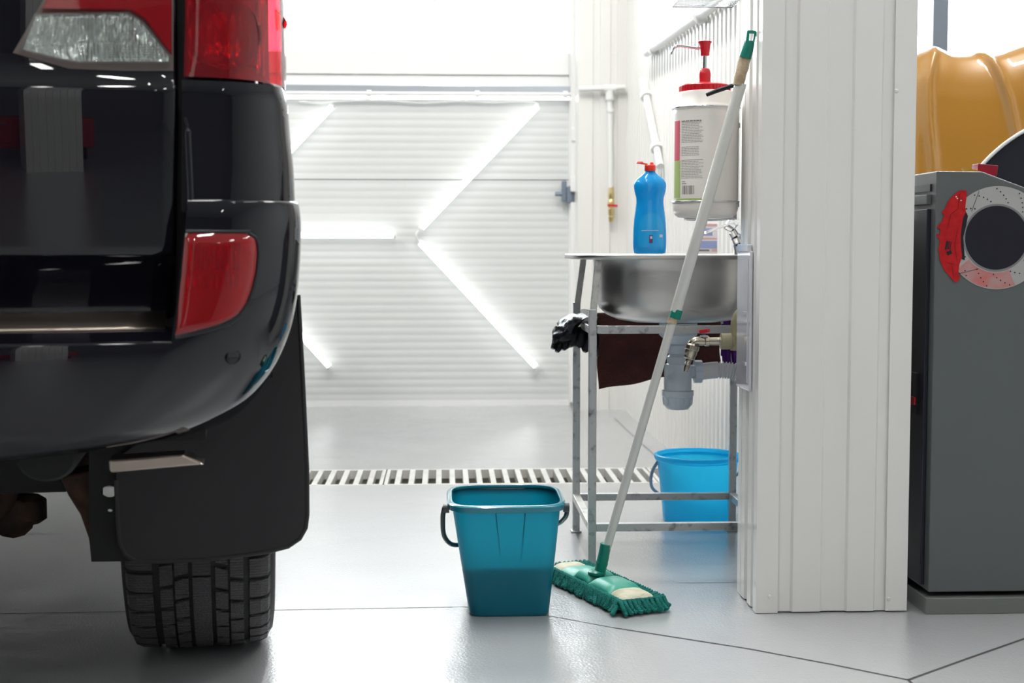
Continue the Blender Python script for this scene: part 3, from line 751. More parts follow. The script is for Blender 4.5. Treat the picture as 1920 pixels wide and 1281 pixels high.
lathe(b, [(.010, -.006), (.0175, .0), (.0180, .010), (.0160, .012), (.0160, .022), (.0140, .025), (.0140, .032), (.0125, .034), (.0075, .036), (.0080, .040), (.0066, .043), (.0076, .047), (.0062, .050), (.0070, .054), (.0055, L_)], o0, dr, 20)
obj('valve_body', b, M['brass'], t, smooth=35)
b = NB(); tube(b, [v_(1320, 640), v_(1320, 628)], .0045, 12); box(b, v_(1313, 630).x, v_(1327, 630).x, YV - .006, YV + .006, v_(1320, 632).z, v_(1320, 629).z); obj('valve_stem', b, M['galv'], t)
b = NB(); bar(b, v_(1313, 622, .004), v_(1329, 620, -.012), .014, .009, up=(0, 0, 1)); obj('valve_handle', b, M['red'], t, bevel=.002)

# ================================================================== SOAP DISPENSER
YD = 3.495; ud = YD / F; dcx = at(1323, 300, YD).x
def zd_(py): return at(1323, py, YD).z
t = thing('soap_dispenser', 'large white hand cleaner jar with red pump lid in a wire bracket on the pillar', 'dispenser', (dcx, YD, zd_(409)))
b = NB()
lathe(b, [(r * ud, zd_(y_)) for r, y_ in ((40, 409), (50, 408), (57, 403), (61, 394), (61.5, 384), (61.5, 215), (61, 206), (58, 199), (54, 195), (53.5, 178), (52, 174), (47, 172), (40, 171))], (dcx, YD, 0), seg=56)
jr = obj('jar', b, M['jar'], t, smooth=45)
b = NB(); lathe(b, [(r * ud, zd_(y_)) for r, y_ in ((45, 174), (47, 173), (47, 162), (45, 160), (30, 158), (14, 156), (11.5, 154), (11, 150), (11.5, 140), (10.5, 134), (8, 129), (4, 128))], (dcx - 3 * ud, YD, 0), seg=40)
ld = obj('lid', b, M['red'], t, smooth=40)
b = NB()
for k in range(40):
    a = 2 * PI * k / 40; q = Vector((math.cos(a), math.sin(a), 0)); p0 = Vector((dcx - 3 * ud, YD, 0)) + q * 47.2 * ud
    bar(b, p0 + Vector((0, 0, zd_(172))), p0 + Vector((0, 0, zd_(163))), .0025, .0015)
obj('grip_ribs', b, M['red'], ld)
b = NB(); tube(b, [(dcx - 3 * ud, YD, zd_(130)), (dcx - 3 * ud, YD, zd_(103))], 4 * ud, 14); obj('pump_rod', b, M['chrome'], t, smooth=50)
b = NB(); lathe(b, [(r * ud, zd_(y_)) for r, y_ in ((6, 105), (8, 104), (9.5, 88), (11, 82), (13, 79.5), (13, 78), (8, 76.5))], (dcx - 3 * ud, YD, 0), seg=28); ph_ = obj('pump_head', b, M['red'], t, smooth=40)
b = NB(); tube(b, smoothpts([at(x, y, YD) for x, y in ((1312, 91), (1296, 89), (1280, 86.5), (1268, 87), (1262, 93), (1258, 102))], 6), .0036, 12); obj('spout', b, M['chrome'], ph_, smooth=50)
def cyl_patch(name, x0, x1, y0, y1, m, off=.0006, parent=None, n=8):
    a0 = math.asin((x0 - 1323) / 61.5); a1 = math.asin((x1 - 1323) / 61.5); b = NB(); r = 61.5 * ud + off
    grid(b, n, 1, lambda i, j: Vector((dcx + r * math.sin(a0 + (a1 - a0) * i), YD - r * math.cos(a0 + (a1 - a0) * i), zd_(y1 + (y0 - y1) * j))))
    return obj(name, b, m, parent or t, smooth=60)
lb = cyl_patch('label', 1262.3, 1352, 222, 380, M['label_w'], .0004, n=20)
cyl_patch('pink_band', 1262.8, 1269.5, 229, 303, M['label_r'], .0009, lb)
cyl_patch('green_band', 1262.8, 1270.5, 303, 372, M['label_g'], .0009, lb); cyl_patch('green_stripe', 1265, 1312, 373.5, 377, M['label_g'], .0009, lb, 12)
rnd = random.Random(11); b = NB(); r = 61.5 * ud + .001
def cpatch(b, x0, x1, y0, y1):
    a0 = math.asin((x0 - 1323) / 61.5); a1 = math.asin((x1 - 1323) / 61.5)
    grid(b, 3, 1, lambda i, j: Vector((dcx + r * math.sin(a0 + (a1 - a0) * i), YD - r * math.cos(a0 + (a1 - a0) * i), zd_(y1 + (y0 - y1) * j))))
y_ = 230.0
while y_ < 338:
    if not (272 < y_ < 276 or 296 < y_ < 301):
        x = 1272; xe_ = rnd.choice((1300, 1306, 1308, 1304)) if y_ < 272 or y_ > 301 else 1300
        while x < xe_:
            l = rnd.uniform(2, 6); cpatch(b, x, min(x + l, xe_), y_, y_ + (1.9 if y_ < 232 else .75)); x += l + .8
    y_ += 3.0 if y_ > 232 else 3.6
for y_ in (342, 345.5): cpatch(b, 1273, 1280 if y_ > 343 else 1278, y_, y_ + 1.2)
obj('fine_print', b, M['ink'], lb)
b = NB(); x = 1273.5
while x < 1292: l = rnd.choice((.5, .5, .9, 1.3)); cpatch(b, x, x + l, 350, 366); x += l + rnd.choice((.5, .8, 1.0))
obj('barcode', b, M['ink'], lb)
# wire bracket
wb = thing('wire_bracket', 'chrome wire bracket holding the white jar against the pillar side', 'bracket', (dcx, YD, zd_(410)))
for y_ in (204, 379):
    b = NB(); rr_ = 63 * ud; xw = dcx + 63 * ud
    pts = [Vector((dcx + rr_ * math.cos(a), YD + rr_ * math.sin(a), zd_(y_))) for a in [2 * PI * k / 40 for k in range(41)]]
    tube(b, pts, .0022, 8); obj('ring', b, M['chrome'], wb, smooth=50)
for s in (-.012, .012):
    b = NB(); tube(b, smoothpts([(XC0 - .009, YD + s, zd_(202)), (XC0 - .009, YD + s, zd_(300)), (XC0 - .009, YD + s, zd_(400)), (XC0 - .016, YD + s, zd_(410)), (dcx, YD + s, zd_(412.5)), (dcx - .05, YD + s, zd_(411))], 8), .0026, 8); obj('upright_wire', b, M['chrome'], wb, smooth=50)
for y_ in (236, 384):
    b = NB(); box(b, XC0 - .016, XC0 - .001, YD - .018, YD + .018, zd_(y_ + 5), zd_(y_ - 5)); obj('bracket_clip', b, M['galv'], wb, bevel=.002)
# wire basket just above
bk = thing('wire_basket', 'chrome wire basket on the pillar, only its bottom edge in view above the jar', 'basket', (dcx, YD - .02, zd_(6)))
b = NB(); zk = zd_(4)
for (z, e) in ((zk, 0), (zk + .05, .01), (zk + .10, .015)):
    x0, x1, y0, y1 = dcx - .075 - e, XC0 - .006, YD - .07 - e, YD + .07 + e
    tube(b, [(x0, y0, z), (x1, y0, z), (x1, y1, z), (x0, y1, z), (x0, y0, z)], .0022, 8)
obj('hoop', b, M['chrome'], bk, smooth=50)
b = NB()
for k in range(8):
    y = YD - .065 + k * .0186; tube(b, [(dcx - .09, y, zk + .10), (dcx - .075, y, zk), (XC0 - .008, y, zk), (XC0 - .006, y, zk + .10)], .0015, 6)
obj('wires', b, M['chrome'], bk, smooth=50)

# ================================================================== MOP
MC = Vector((.383, 3.455, 0)); md = Vector((.357, -.934, 0)).normalized(); mp = Vector((.934, .357, 0)).normalized()   # long direction, across
J = at(1121, 1098, 3.455)
hb_ = at(1134, 1040, 3.45); hm = at(1262, 600, 3.405); ht = at(1391, 150, 3.352); he = at(1408, 60, 3.345)
t = thing('mop', 'flat mop with white handle and green fringed head leaning on the pillar', 'mop', MC)
b = NB(); tube(b, [hb_, hm], .0108, 18); obj('lower_tube', b, M['mopw'], t, smooth=50)
b = NB(); tube(b, [at(1267, 585, 3.404), at(1389, 156, 3.335)], .0138, 20); obj('upper_tube', b, M['mopw'], t, smooth=50)
b = NB(); tube(b, [at(1259, 607, 3.405), at(1263, 594, 3.405)], .0118, 16); obj('worn_thread', b, M['tape'], t, smooth=50)
b = NB(); tube(b, [at(1264.5, 597, 3.404), at(1270, 580, 3.403)], .0155, 6); obj('collar', b, M['green'], t, bevel=.002)
# tape wrap and green grip end with hanging eye
b = NB(); pts = [at(x, y, 3.333) for x, y in ((1384, 160), (1386, 148), (1389, 138), (1392, 126), (1394, 116), (1398, 105))]
tube(b, pts, [.0125, .0145, .0135, .0155, .0145, .015], 14); obj('tape_wrap', b, M['tape'], t, smooth=30)
b = NB(); tube(b, [at(1397, 108, 3.325), at(1401, 95, 3.322), at(1405, 80, 3.318), at(1406, 76, 3.317)], [.0145, .0140, .0125, .0110], 16)
gp = obj('grip', b, M['green'], t, smooth=40)
b = NB(); o_ = [at(x, y, 3.308) for x, y in ((1398, 80), (1401, 58), (1403, 56), (1417, 57), (1419, 60), (1415, 80))]; i_ = [at(x, y, 3.308) for x, y in ((1405, 76), (1406, 62), (1414, 62), (1412, 76))]
plate(b, o_, [i_], (0, 1, 0), .010); obj('hanging_eye', b, M['green'], gp, bevel=.0015)
b = NB(); tube(b, [at(1325, 178, 3.385), at(1345, 170, 3.372), at(1376, 160, 3.350), at(1390, 154, 3.34)], [.0045, .0052, .0052, .005], 10); obj('hook_arm', b, M['blackp'], t, smooth=60)
# socket
ax = (hm - hb_).normalized()
b = NB(); s0 = at(1121, 1088, 3.455)
tube(b, [J, s0], [.013, .012], 14); tube(b, [at(1122, 1086, 3.455), at(1127, 1062, 3.452), at(1129, 1054, 3.451)], [.0125, .0145, .0155], 18); tube(b, [at(1128.5, 1056, 3.451), at(1132, 1042, 3.45)], .0142, 18); tube(b, [at(1131.5, 1044, 3.45), at(1136, 1020, 3.448)], .0138, 18)
tube(b, [J - mp * .02 + Vector((0, 0, .006)), J + mp * .02 + Vector((0, 0, .006))], .009, 12)
obj('socket', b, M['green'], t, smooth=40)
def mloc(u_, v__, z): return MC + md * u_ + mp * v__ + Vector((0, 0, z))
# pad: soft slab
b = NB()
def slab(b, u0, u1, hw, z0, z1, inset=.012, n=18, bul=.0, taper=0.0):
    rs = []
    for s, z in ((inset * .4, z0), (0, z0 + (z1 - z0) * .35), (inset * .3, z0 + (z1 - z0) * .75), (inset, z1)):
        ring = []
        uc, hu = (u0 + u1) / 2, (u1 - u0) / 2 - s
        for k in range(48):
            a = 2 * PI * k / 48; c_, s_ = math.cos(a), math.sin(a)
            uu = math.copysign(abs(c_) ** .35, c_); vv = math.copysign(abs(s_) ** .35, s_)
            ring.append(mloc(uc + uu * hu, vv * (hw - s) * (1 - taper * uu), z))
        rs.append(ring)
    rings(b, rs)
slab(b, -.205, .205, .056, .006, .026); obj('pad', b, M['pad'], t, smooth=50)
# sleeves (white pockets) and folded green plates
b = NB()
def hump(b, u0, u1, hw, zc_, zt_, n=14, skew=0):
    def fn(i, j):
        u_ = u0 + (u1 - u0) * i; v__ = hw * (2 * j - 1)
        e = (1 - abs(2 * j - 1) ** 4) ; f_ = (1 - abs(2 * i - 1) ** 6)
        return mloc(u_ + skew * v__, v__, zc_ + (zt_ - zc_) * e * f_)
    grid(b, n, n, fn)
hump(b, .115, .205, .054, .014, .046); obj('pocket', b, M['pad'], t, smooth=60)
b = NB(); hump(b, -.205, -.13, .054, .014, .042); obj('pocket', b, M['pad'], t, smooth=60)
b = NB(); hump(b, .012, .135, .050, .029, .053); obj('plate_wing', b, M['greenl'], t, smooth=60, solid=.005)
b = NB(); hump(b, -.075, .008, .044, .031, .056); obj('plate_wing', b, M['greenl'], t, smooth=60, solid=.005)
b = NB(); hump(b, -.150, -.055, .051, .028, .044); obj('plate_wing', b, M['greenl'], t, smooth=60, solid=.005)
b = NB(); lathe(b, [(.022, 0), (.022, .006), (.015, .010)], mloc(-.005, -.01, .050), seg=20); obj('hinge', b, M['green'], t, smooth=30)
# yarn fringe
b = NB(); rnd = random.Random(5)
per = []
n = 0
U0, V0 = .208, .060
def ppos(s):
    s = s % 1.0; L1, L2 = 2 * U0, 2 * V0; T = 2 * (L1 + L2); d_ = s * T
    if d_ < L1: return (-U0 + d_, -V0, 0, -1)
    d_ -= L1
    if d_ < L2: return (U0, -V0 + d_, 1, 0)
    d_ -= L2
    if d_ < L1: return (U0 - d_, V0, 0, 1)
    d_ -= L1
    return (-U0, V0 - d_, -1, 0)
NN = 90
for row in range(2):
    for k in range(NN):
        u_, v__, nu_, nv_ = ppos((k + rnd.uniform(-.12, .12) + row * .5) / NN)
        top = .030 - row * .012
        od = md * nu_ + mp * nv_; sd = Vector((-od.y, od.x, 0)) * (rnd.uniform(.001, .008) + .004 * math.sin(k * .35))
        base = mloc(u_ - nu_ * .016, v__ - nv_ * .016, top)
        L = rnd.uniform(.017, .026) + row * .004 + (.008 if abs(u_) > U0 - .02 else 0)
        p1 = base + od * (.010 + L * .25) + Vector((0, 0, .004)); p2 = base + od * (L * .85) + sd * .5; p2.z = top * .62
        tip = base + od * L + sd; tip.z = rnd.uniform(.006, .010)
        rr_ = rnd.uniform(.0046, .0058)
        tube(b, [base, p1, p2, tip, tip - Vector((0, 0, .0025))], [rr_ * .8, rr_, rr_ * 1.05, rr_, rr_ * .4], 8)
fr = obj('fringe', b, M['yarn'], t, smooth=60); fr['kind'] = 'stuff'

# ================================================================== TEAL RECTANGULAR BUCKET
BF = fl(957, 1158).y                      # front bottom edge
bx_ = lambda px, Y: at(px, 900, Y).x
YBm = BF + .105                           # bottom centre
bw = (1033 - 879) * BF / F / 2; bcx_ = at(956, 1158, BF).x
ztop = .268
YT0 = BF - .045; YT1 = YT0 + .300          # rim front and rear
tw = (1066 - 838) * (YT0) / F / 2; tcx = at(952, 945, YT0 ).x
t = thing('bucket', 'teal rectangular bucket half full of water on the floor beside the mop head', 'bucket', (bcx_, YBm, 0))
YTm = (YT0 + YT1) / 2; thy = (YT1 - YT0) / 2
def bring(f_, z, ex=0.0, pw=None):
    cx_ = bcx_ + (tcx - bcx_) * f_; cy_ = YBm + (YTm - YBm) * f_
    hx_ = bw + (tw - .008 - bw) * f_ + ex; hy_ = .100 + (thy - .008 - .100) * f_ + ex
    return sring(cx_, cy_, hx_, hy_, z, pw or (7.5 - 2.8 * f_), 96)
b = NB(); R = [bring(0, .006, -.01), bring(0, .001, -.006), bring(0, .0005, -.002), bring(.01, .004), bring(.04, .012)]
for f_ in (.15, .3, .45, .6, .75, .88, .93): R.append(bring(f_, ztop * f_))
rings(b, R[::1] + [bring(.96, ztop * .962, .0)], True, False)
# front seams: two shallow ribs
bk_ = obj('bucket_body', b, M['teal'], t, smooth=40)
b = NB(); RR = [bring(.955, ztop - .016, .0), bring(.955, ztop - .016, .0085), bring(.96, ztop - .015, .0100), bring(1, ztop - .003, .0100), bring(1, ztop, .006), bring(1, ztop, -.002), bring(.98, ztop - .006, -.004)]
rings(b, RR, False, False); obj('rim', b, M['tealrim'], t, smooth=40, solid=.0018)
b = NB()
for (x0, x1, y0, y1) in ((928, 938, 948, 1040), (986, 978, 948, 1040)):
    def wallp(px, py):
        f_ = 0.0
        for _ in range(6):
            z = f_ * ztop; cy_ = YBm + (YTm - YBm) * f_; hy_ = .100 + (thy - .008 - .100) * f_
            p = at(px, py, cy_ - hy_); f_ = p.z / ztop
        return p
    p, q = wallp(x0, y0), wallp(x1, y1)
    tube(b, [p + Vector((0, .001, 0)), (p + q) / 2 + Vector((0, .001, 0)), q + Vector((0, .0015, 0))], [.0014, .0014, .0008], 8)
obj('wall_rib', b, M['teal'], t, smooth=60)
zwt = .122; fw = zwt / ztop
b = NB(); rings(b, [bring(.03, .009, -.012), bring(.05, .014, -.0035), bring(fw * .5, zwt * .5, -.0035), bring(fw, zwt, -.0035)]); tag(obj('water', b, M['murky'], None, smooth=30), 'murky water standing in the teal rectangular bucket', 'water')
bpy.data.objects['water'].data.update()
# handle hanging behind
b = NB(); zh = ztop - .022; xl = tcx - tw - .001; xrh = tcx + tw + .001; yh = YTm - .075
hp1 = [Vector((xl - .006, yh, zh + .008)), Vector((xl - .010, yh + .01, zh - .02)), Vector((xl - .006, yh + .04, zh - .070)), Vector((xl + .02, yh + .11, zh - .105)), Vector((xl + .08, YT1 + .018, zh - .120)), Vector((tcx, YT1 + .030, zh - .122)),
       Vector((xrh - .09, YT1 + .018, zh - .108)), Vector((xrh - .035, YT1 + .004, zh - .085)), Vector((xrh - .010, yh + .13, zh - .060)), Vector((xrh + .001, yh + .06, zh - .035)), Vector((xrh + .004, yh + .01, zh - .012)), Vector((xrh + .003, yh, zh + .006))]
sp = smoothpts(hp1, 6)
tube(b, sp, .0058, 10)
for xx in (xl - .002, xrh + .002): lathe(b, [(.008, -.007), (.011, -.007), (.011, .007), (.008, .007)], (xx, yh, zh + .005), (1, 0, 0), 16)
obj('handle', b, M['bhandle'], t, smooth=50)

# ================================================================== CYAN ROUND BUCKET
YC2 = 4.395; uc = YC2 / F; ccx = at(1307, 950, YC2).x
zt2 = at(1307, 851, YC2).z
t = thing('bucket', 'bright cyan round bucket on the floor behind the steel sink stand', 'bucket', (ccx, YC2, 0))
rb, rt = 64 * uc, 77 * uc
b = NB(); lathe(b, [(rb - .008, .004), (rb - .004, .0005), (rb, .001), (rb + .001, .006), (rb + (rt - rb) * .5, zt2 * .5), (rt, zt2 - .012)], (ccx, YC2, 0), seg=64, cap1=False); obj('bucket_body', b, M['cyan'], t, smooth=40)
b = NB(); lathe(b, [(rt - .001, zt2 - .02), (rt + .005, zt2 - .018), (rt + .009, zt2 - .012), (rt + .009, zt2 - .003), (rt + .006, zt2), (rt - .001, zt2), (rt - .003, zt2 - .006)], (ccx, YC2, 0), seg=64, cap0=False, cap1=False); obj('rim', b, M['cyan'], t, smooth=50)
b = NB(); hx_l = ccx - rt - .010; zz = zt2 - .022
sp = smoothpts([(hx_l + .008, YC2 - .02, zz), (hx_l - .004, YC2 - .04, zz - .02), (hx_l - .010, YC2 - .07, zz - .06), (hx_l - .002, YC2 - .10, zz - .09), (hx_l + .022, YC2 - .115, zz - .10)], 8)
sp = smoothpts([at(1243, 862, YC2 - .0), at(1232, 868, YC2 + .01), at(1222, 888, YC2 + .03), at(1221, 910, YC2 + .06), at(1230, 922, YC2 + .09), at(1250, 930, YC2 + .14), Vector((ccx, YC2 + .165, .09)), Vector((ccx + .08, YC2 + .13, .10)), Vector((ccx + rt + .012, YC2 + .04, zt2 - .07)), Vector((ccx + rt + .010, YC2, zt2 - .02))], 6)
tube(b, sp, .0052, 10); obj('handle', b, M['ghandle'], t, smooth=50)
b = NB(); q = at(1244, 862, YC2 - .01); box(b, q.x - .012, q.x + .01, q.y - .008, q.y + .012, q.z - .010, q.z + .008); obj('handle_ear', b, M['ghandle'], t, bevel=.003)

# ================================================================== BLACK SUV
CYAW = math.radians(8.2)
_o = at(562, 430, 2.45); CO = Vector((_o.x + .2 * math.sin(CYAW), 2.45 - .2 * math.cos(CYAW), 0))
CM = Matrix.Translation(CO) @ Matrix.Rotation(CYAW, 4, 'Z'); CMI = CM.inverted()
car = thing('car', 'black SUV parked tail towards the viewer at the left, red tail lamps', 'car', CO, CYAW)
def cpt(px, py, yl):
    """local car point on the plane y = yl behind the pixel"""
    o = CMI @ CP; d = (CMI.to_3x3()) @ ray(px, py); return o + d * ((yl - o.y) / d.y)
def cproj(p): return proj(CM @ Vector(p))
def cobj(name, b, m, parent=car, **k): return obj(name, b, m, parent, local=True, **k)
# bumper and body outline by height: (z, rear y at corner, side x, corner radius)
def zc_(py, yl=0.0): return cpt(450, py, yl).z
def xs_(px, py, yl=.16): return cpt(px, py, yl).x
SIL = sorted([(zc_(py), y_, xs_(px, py), r_) for py, px, y_, r_ in (
    (872, 150, .10, .30), (862, 262, .06, .28), (850, 345, .03, .27), (838, 398, .01, .26), (818, 438, -.003, .25), (780, 474, -.012, .235), (740, 500, -.018, .22), (700, 520, -.022, .20), (660, 535, -.024, .185), (620, 547, -.022, .17), (560, 557, -.014, .155),
    (500, 562, -.006, .145), (440, 564, 0.0, .135), (400, 563, .004, .13), (378, 559, .010, .125))])
UP = sorted([(zc_(py), y_, xs_(px, py), r_) for py, px, y_, r_ in (
    (600, 545, .03, .13), (384, 553, .016, .125), (340, 551, .016, .12), (300, 549, .016, .115), (250, 543, .016, .11), (200, 539, .014, .105), (172, 536, .012, .10), (160, 532, .016, .10), (150, 528, .020, .10), (100, 526, .022, .10), (0, 524, .028, .10), (-200, 515, .045, .10), (-500, 470, .12, .10), (-800, 400, .22, .10))])
def smooth_table(tab, w_=.016):
    z0_, z1_ = tab[0][0], tab[-1][0]; n_ = int((z1_ - z0_) / .006) + 1; out = []
    for i in range(n_ + 1):
        z = z0_ + (z1_ - z0_) * i / n_; ww = min(w_, z - z0_, z1_ - z) ; acc = [0, 0, 0]
        for k in range(-4, 5):
            v = interp(z + ww * k / 4, tab); acc = [p + q / 9 for p, q in zip(acc, v)]
        out.append((z, *acc))
    return out
SIL = smooth_table(SIL); UP = smooth_table(UP)
ARCH = .50
def bow(x): return -.05 * (1 - min(1, abs((x + .98) / .98)) ** 2.2)
def plan(tab, z, s, off=0.0, yadd=0.0):
    """point on the skin: s<0 along the rear, 0..pi r/2 round the corner, beyond along the side"""
    yr, xs, r = interp(z, tab)
    n = 2.0
    if s <= 0: x, y, nx, ny = xs - r + s, yr, 0, -1
    elif s < r * PI / 2:
        a = s / r; x, y = xs - r + r * math.sin(a), yr + r - r * math.cos(a); nx, ny = math.sin(a), -math.cos(a)
    else: x, y, nx, ny = xs, yr + r + (s - r * PI / 2), 1, 0
    y += bow(x) * (1 if s <= 0 else max(0, 1 - s / (r * PI / 2))) + yadd
    return Vector((x + nx * off, y + ny * off, z))
def s_of(tab, z, px, off=0.0, yadd=0.0):
    lo, hi = -1.6, .30
    for _ in range(40):
        m_ = (lo + hi) / 2
        if cproj(plan(tab, z, m_, off, yadd))[0] < px: lo = m_
        else: hi = m_
        if hi < 1e-9: pass
    return (lo + hi) / 2
def z_of(tab, s, py, off=0.0):
    lo, hi = .3, 2.0
    for _ in range(40):
        m_ = (lo + hi) / 2
        if cproj(plan(tab, m_, s, off))[1] > py: lo = m_
        else: hi = m_
    return (lo + hi) / 2
zs_list = lambda a, c, n: [a + (c - a) * i / n for i in range(n + 1)]
# -- lower bumper: full width, rising into the corner
ZL0, ZL1 = SIL[0][0], zc_(640)
def bumper_rows():
    rows = [SIL[0][0] + (ZL1 - SIL[0][0]) * (i / 22) for i in range(23)]
    return rows
svals = [-1.75, -1.5, -1.2, -.9, -.6, -.4, -.3, -.25]
ZT_ = zc_(380)
def cap_left(z):
    py = interp(z, sorted([(zc_(630), 322), (zc_(560), 332), (zc_(440), 345), (zc_(380), 352)]))[0]
    return s_of(SIL, z, py)
SL0 = cap_left(ZL1)
def right_cols(z):
    yr, xs, r = interp(z, SIL); arc = r * PI / 2; l = cap_left(z) if z > ZL1 else SL0; end = max(.001, ARCH - .04 - (yr + r))
    return [l + (arc - l) * i / 26 for i in range(27)] + [arc + end * i / 4 for i in range(1, 5)]
b = NB(); g = []
nl = len(svals)
for z in bumper_rows():
    g.append([b.verts.new(plan(SIL, z, s)) for s in svals + right_cols(z)])
for j in range(len(g) - 1):
    for i in range(len(g[0]) - 1): b.faces.new((g[j][i], g[j][i + 1], g[j + 1][i + 1], g[j + 1][i]))
top = g[-1]
base = [v.co.copy() for v in top]
stp = top[:nl + 1]
for dy, dz in [(.002, .003), (.008, .006), (.020, .010), (.045, .016), (.075, .022)]:
    cur = [b.verts.new(base[i] + Vector((0, dy, dz))) for i in range(nl + 1)]
    for i in range(nl): b.faces.new((stp[i], stp[i + 1], cur[i + 1], cur[i]))
    stp = cur
g = [top[nl:]]
for z in zs_list(ZL1, ZT_, 18)[1:]:
    g.append([b.verts.new(plan(SIL, z, s)) for s in right_cols(z)])
for j in range(len(g) - 1):
    for i in range(len(g[0]) - 1): b.faces.new((g[j][i], g[j][i + 1], g[j + 1][i + 1], g[j + 1][i]))
# rolled top edge going in
pv = g[-1]
for off, dz in ((-.001, .003), (-.004, .005), (-.012, .006), (-.03, .004)):
    cur = [b.verts.new(plan(SIL, ZT_, s, off) + Vector((0, 0, dz))) for s in right_cols(ZT_)]
    for i in range(len(cur) - 1): b.faces.new((pv[i], pv[i + 1], cur[i + 1], cur[i]))
    pv = cur
# rolled left edge going in
lf = [r_[0] for r_ in g]; pv = lf
cur = [b.verts.new(v.co + Vector((.004, .07, 0))) for v in lf]
for j in range(len(lf) - 1): b.faces.new((lf[j], lf[j + 1], cur[j + 1], cur[j]))
bump = cobj('bumper', b, M['paint'], smooth=50)
# bright tailgate sill strip
b = NB()
zs0 = ZL1 + .023
def gate_y(z):
    return interp(z, [(ZL1, .085), (zc_(585), .085), (zc_(545), .075), (zc_(500), .055), (zc_(486), .046), (zc_(478), .040), (zc_(470), .037), (zc_(320), .0235), (zc_(185), .0125), (zc_(170), .013), (zc_(158), .019), (zc_(140), .024), (zc_(0), .034), (zc_(-200), .05), (zc_(-800), .28), (2.2, .4)])[0]
GR = lambda z: cpt(interp(z, sorted([(zc_(640), 312), (zc_(590), 318), (zc_(480), 326), (zc_(200), 334), (zc_(0), 336), (2.0, 336)]))[0], 400, gate_y(z)).x
def gpt(x, z, off=0.0): return Vector((x, gate_y(z) + bow(x) - off, z))
def gx(px, py, off=0.0):
    """point on the tailgate behind a pixel"""
    p = cpt(px, py, 0)
    for _ in range(6): p = cpt(px, py, gate_y(p.z) + bow(p.x) - off)
    return p
b = NB(); za, zb_ = ZL1 + .020, zc_(588) + .004
def fn(i, j):
    x = -1.85 + (GR(za) - .004 + 1.85) * i; z = za + (zb_ - za) * j
    return Vector((x, .035 + .055 * j + bow(x) - .006 * math.sin(PI * j), z))
grid(b, 24, 8, fn); cobj('sill_strip', b, M['gate_trim'], smooth=40, solid=.003)
# tailgate
b = NB(); zz = [zc_(p) for p in (600, 585, 565, 545, 525, 510, 500, 493, 486, 482, 478, 474, 470, 460, 440, 400, 350, 300, 250, 200, 180, 170, 162, 158, 150, 140, 100, 50, 0, -50, -100, -200, -260)]
g = []
for z in zz:
    xr_ = GR(z); xx = [-1.95 + (xr_ + 1.95) * i / 40 for i in range(40)] + [xr_ - .004, xr_]
    row = [b.verts.new(gpt(x, z)) for x in xx]; row[-1].co.y += .004; row.append(b.verts.new(Vector((xr_, .09, z)))); g.append(row)
for j in range(len(g) - 1):
    for i in range(len(g[0]) - 1): b.faces.new((g[j][i], g[j][i + 1], g[j + 1][i + 1], g[j + 1][i]))
gate = cobj('tailgate', b, M['paint'], smooth=45)
# rear window above
b = NB(); z0, z1 = zc_(-262), 1.78
grid(b, 12, 8, lambda i, j: gpt(-1.85 + (GR(z0) + 1.83) * i, z0 + (z1 - z0) * j, -.012)); cobj('rear_window', b, M['tint'], smooth=40, solid=.004)
# quarter panel
b = NB(); g = []
ZQ0, ZQ1 = zc_(386), zc_(152)
def ql(z): return s_of(UP, z, interp(z, sorted([(zc_(600), 333), (zc_(386), 340), (zc_(150), 341), (zc_(0), 344), (2.0, 346)]))[0])
def skin(b, z0, z1, n, off=0.0, side=None, sl=None, srt=None, nu=30):
    g = []
    for z in zs_list(z0, z1, n):
        yr, xs, r = interp(z, UP); arc = r * PI / 2; l = sl(z) if sl else ql(z); end = (side if side else 1.1)
        e = srt(z) if srt else None
        ss = [l + ((e if e is not None else arc) - l) * i / nu for i in range(nu + 1)]
        if e is None: ss += [arc + end * i / 6 for i in range(1, 7)]
        g.append([b.verts.new(plan(UP, z, s, off)) for s in ss])
    for j in range(len(g) - 1):
        for i in range(len(g[0]) - 1): b.faces.new((g[j][i], g[j][i + 1], g[j + 1][i + 1], g[j + 1][i]))
    return g
g = skin(b, ZQ0 - .01, ZQ1, 20, side=.3)
for r_ in (g[0], g[-1]):
    cur = [b.verts.new(v.co + Vector((0 if i < 20 else -.03, .03 if i < 25 else 0, 0))) for i, v in enumerate(r_)]
    for i in range(len(cur) - 1): b.faces.new((r_[i], r_[i + 1], cur[i + 1], cur[i]))
lf = [r_[0] for r_ in g]; cur = [b.verts.new(v.co + Vector((.003, .09, 0))) for v in lf]
for j in range(len(lf) - 1): b.faces.new((lf[j], lf[j + 1], cur[j + 1], cur[j]))
cobj('quarter_panel', b, M['paint'], smooth=45)
# sculpted vertical ridge beside the tailgate gap
b = NB(); pts = []
for px, py in ((346, 222), (351, 236), (352, 260), (354, 300), (356, 340), (357, 372), (356, 382)):
    z = zc_(py); pts.append(plan(UP, z, s_of(UP, z, px), .000))
tube(b, smoothpts(pts, 4), [.0025] * 6 + [.006] * 19, 12); cobj('body_crease', b, M['paint'], smooth=60)
# pillar above the lamp and behind
b = NB(); skin(b, zc_(-210), 1.85, 12, side=.3); cobj('rear_pillar', b, M['paint'], smooth=45)
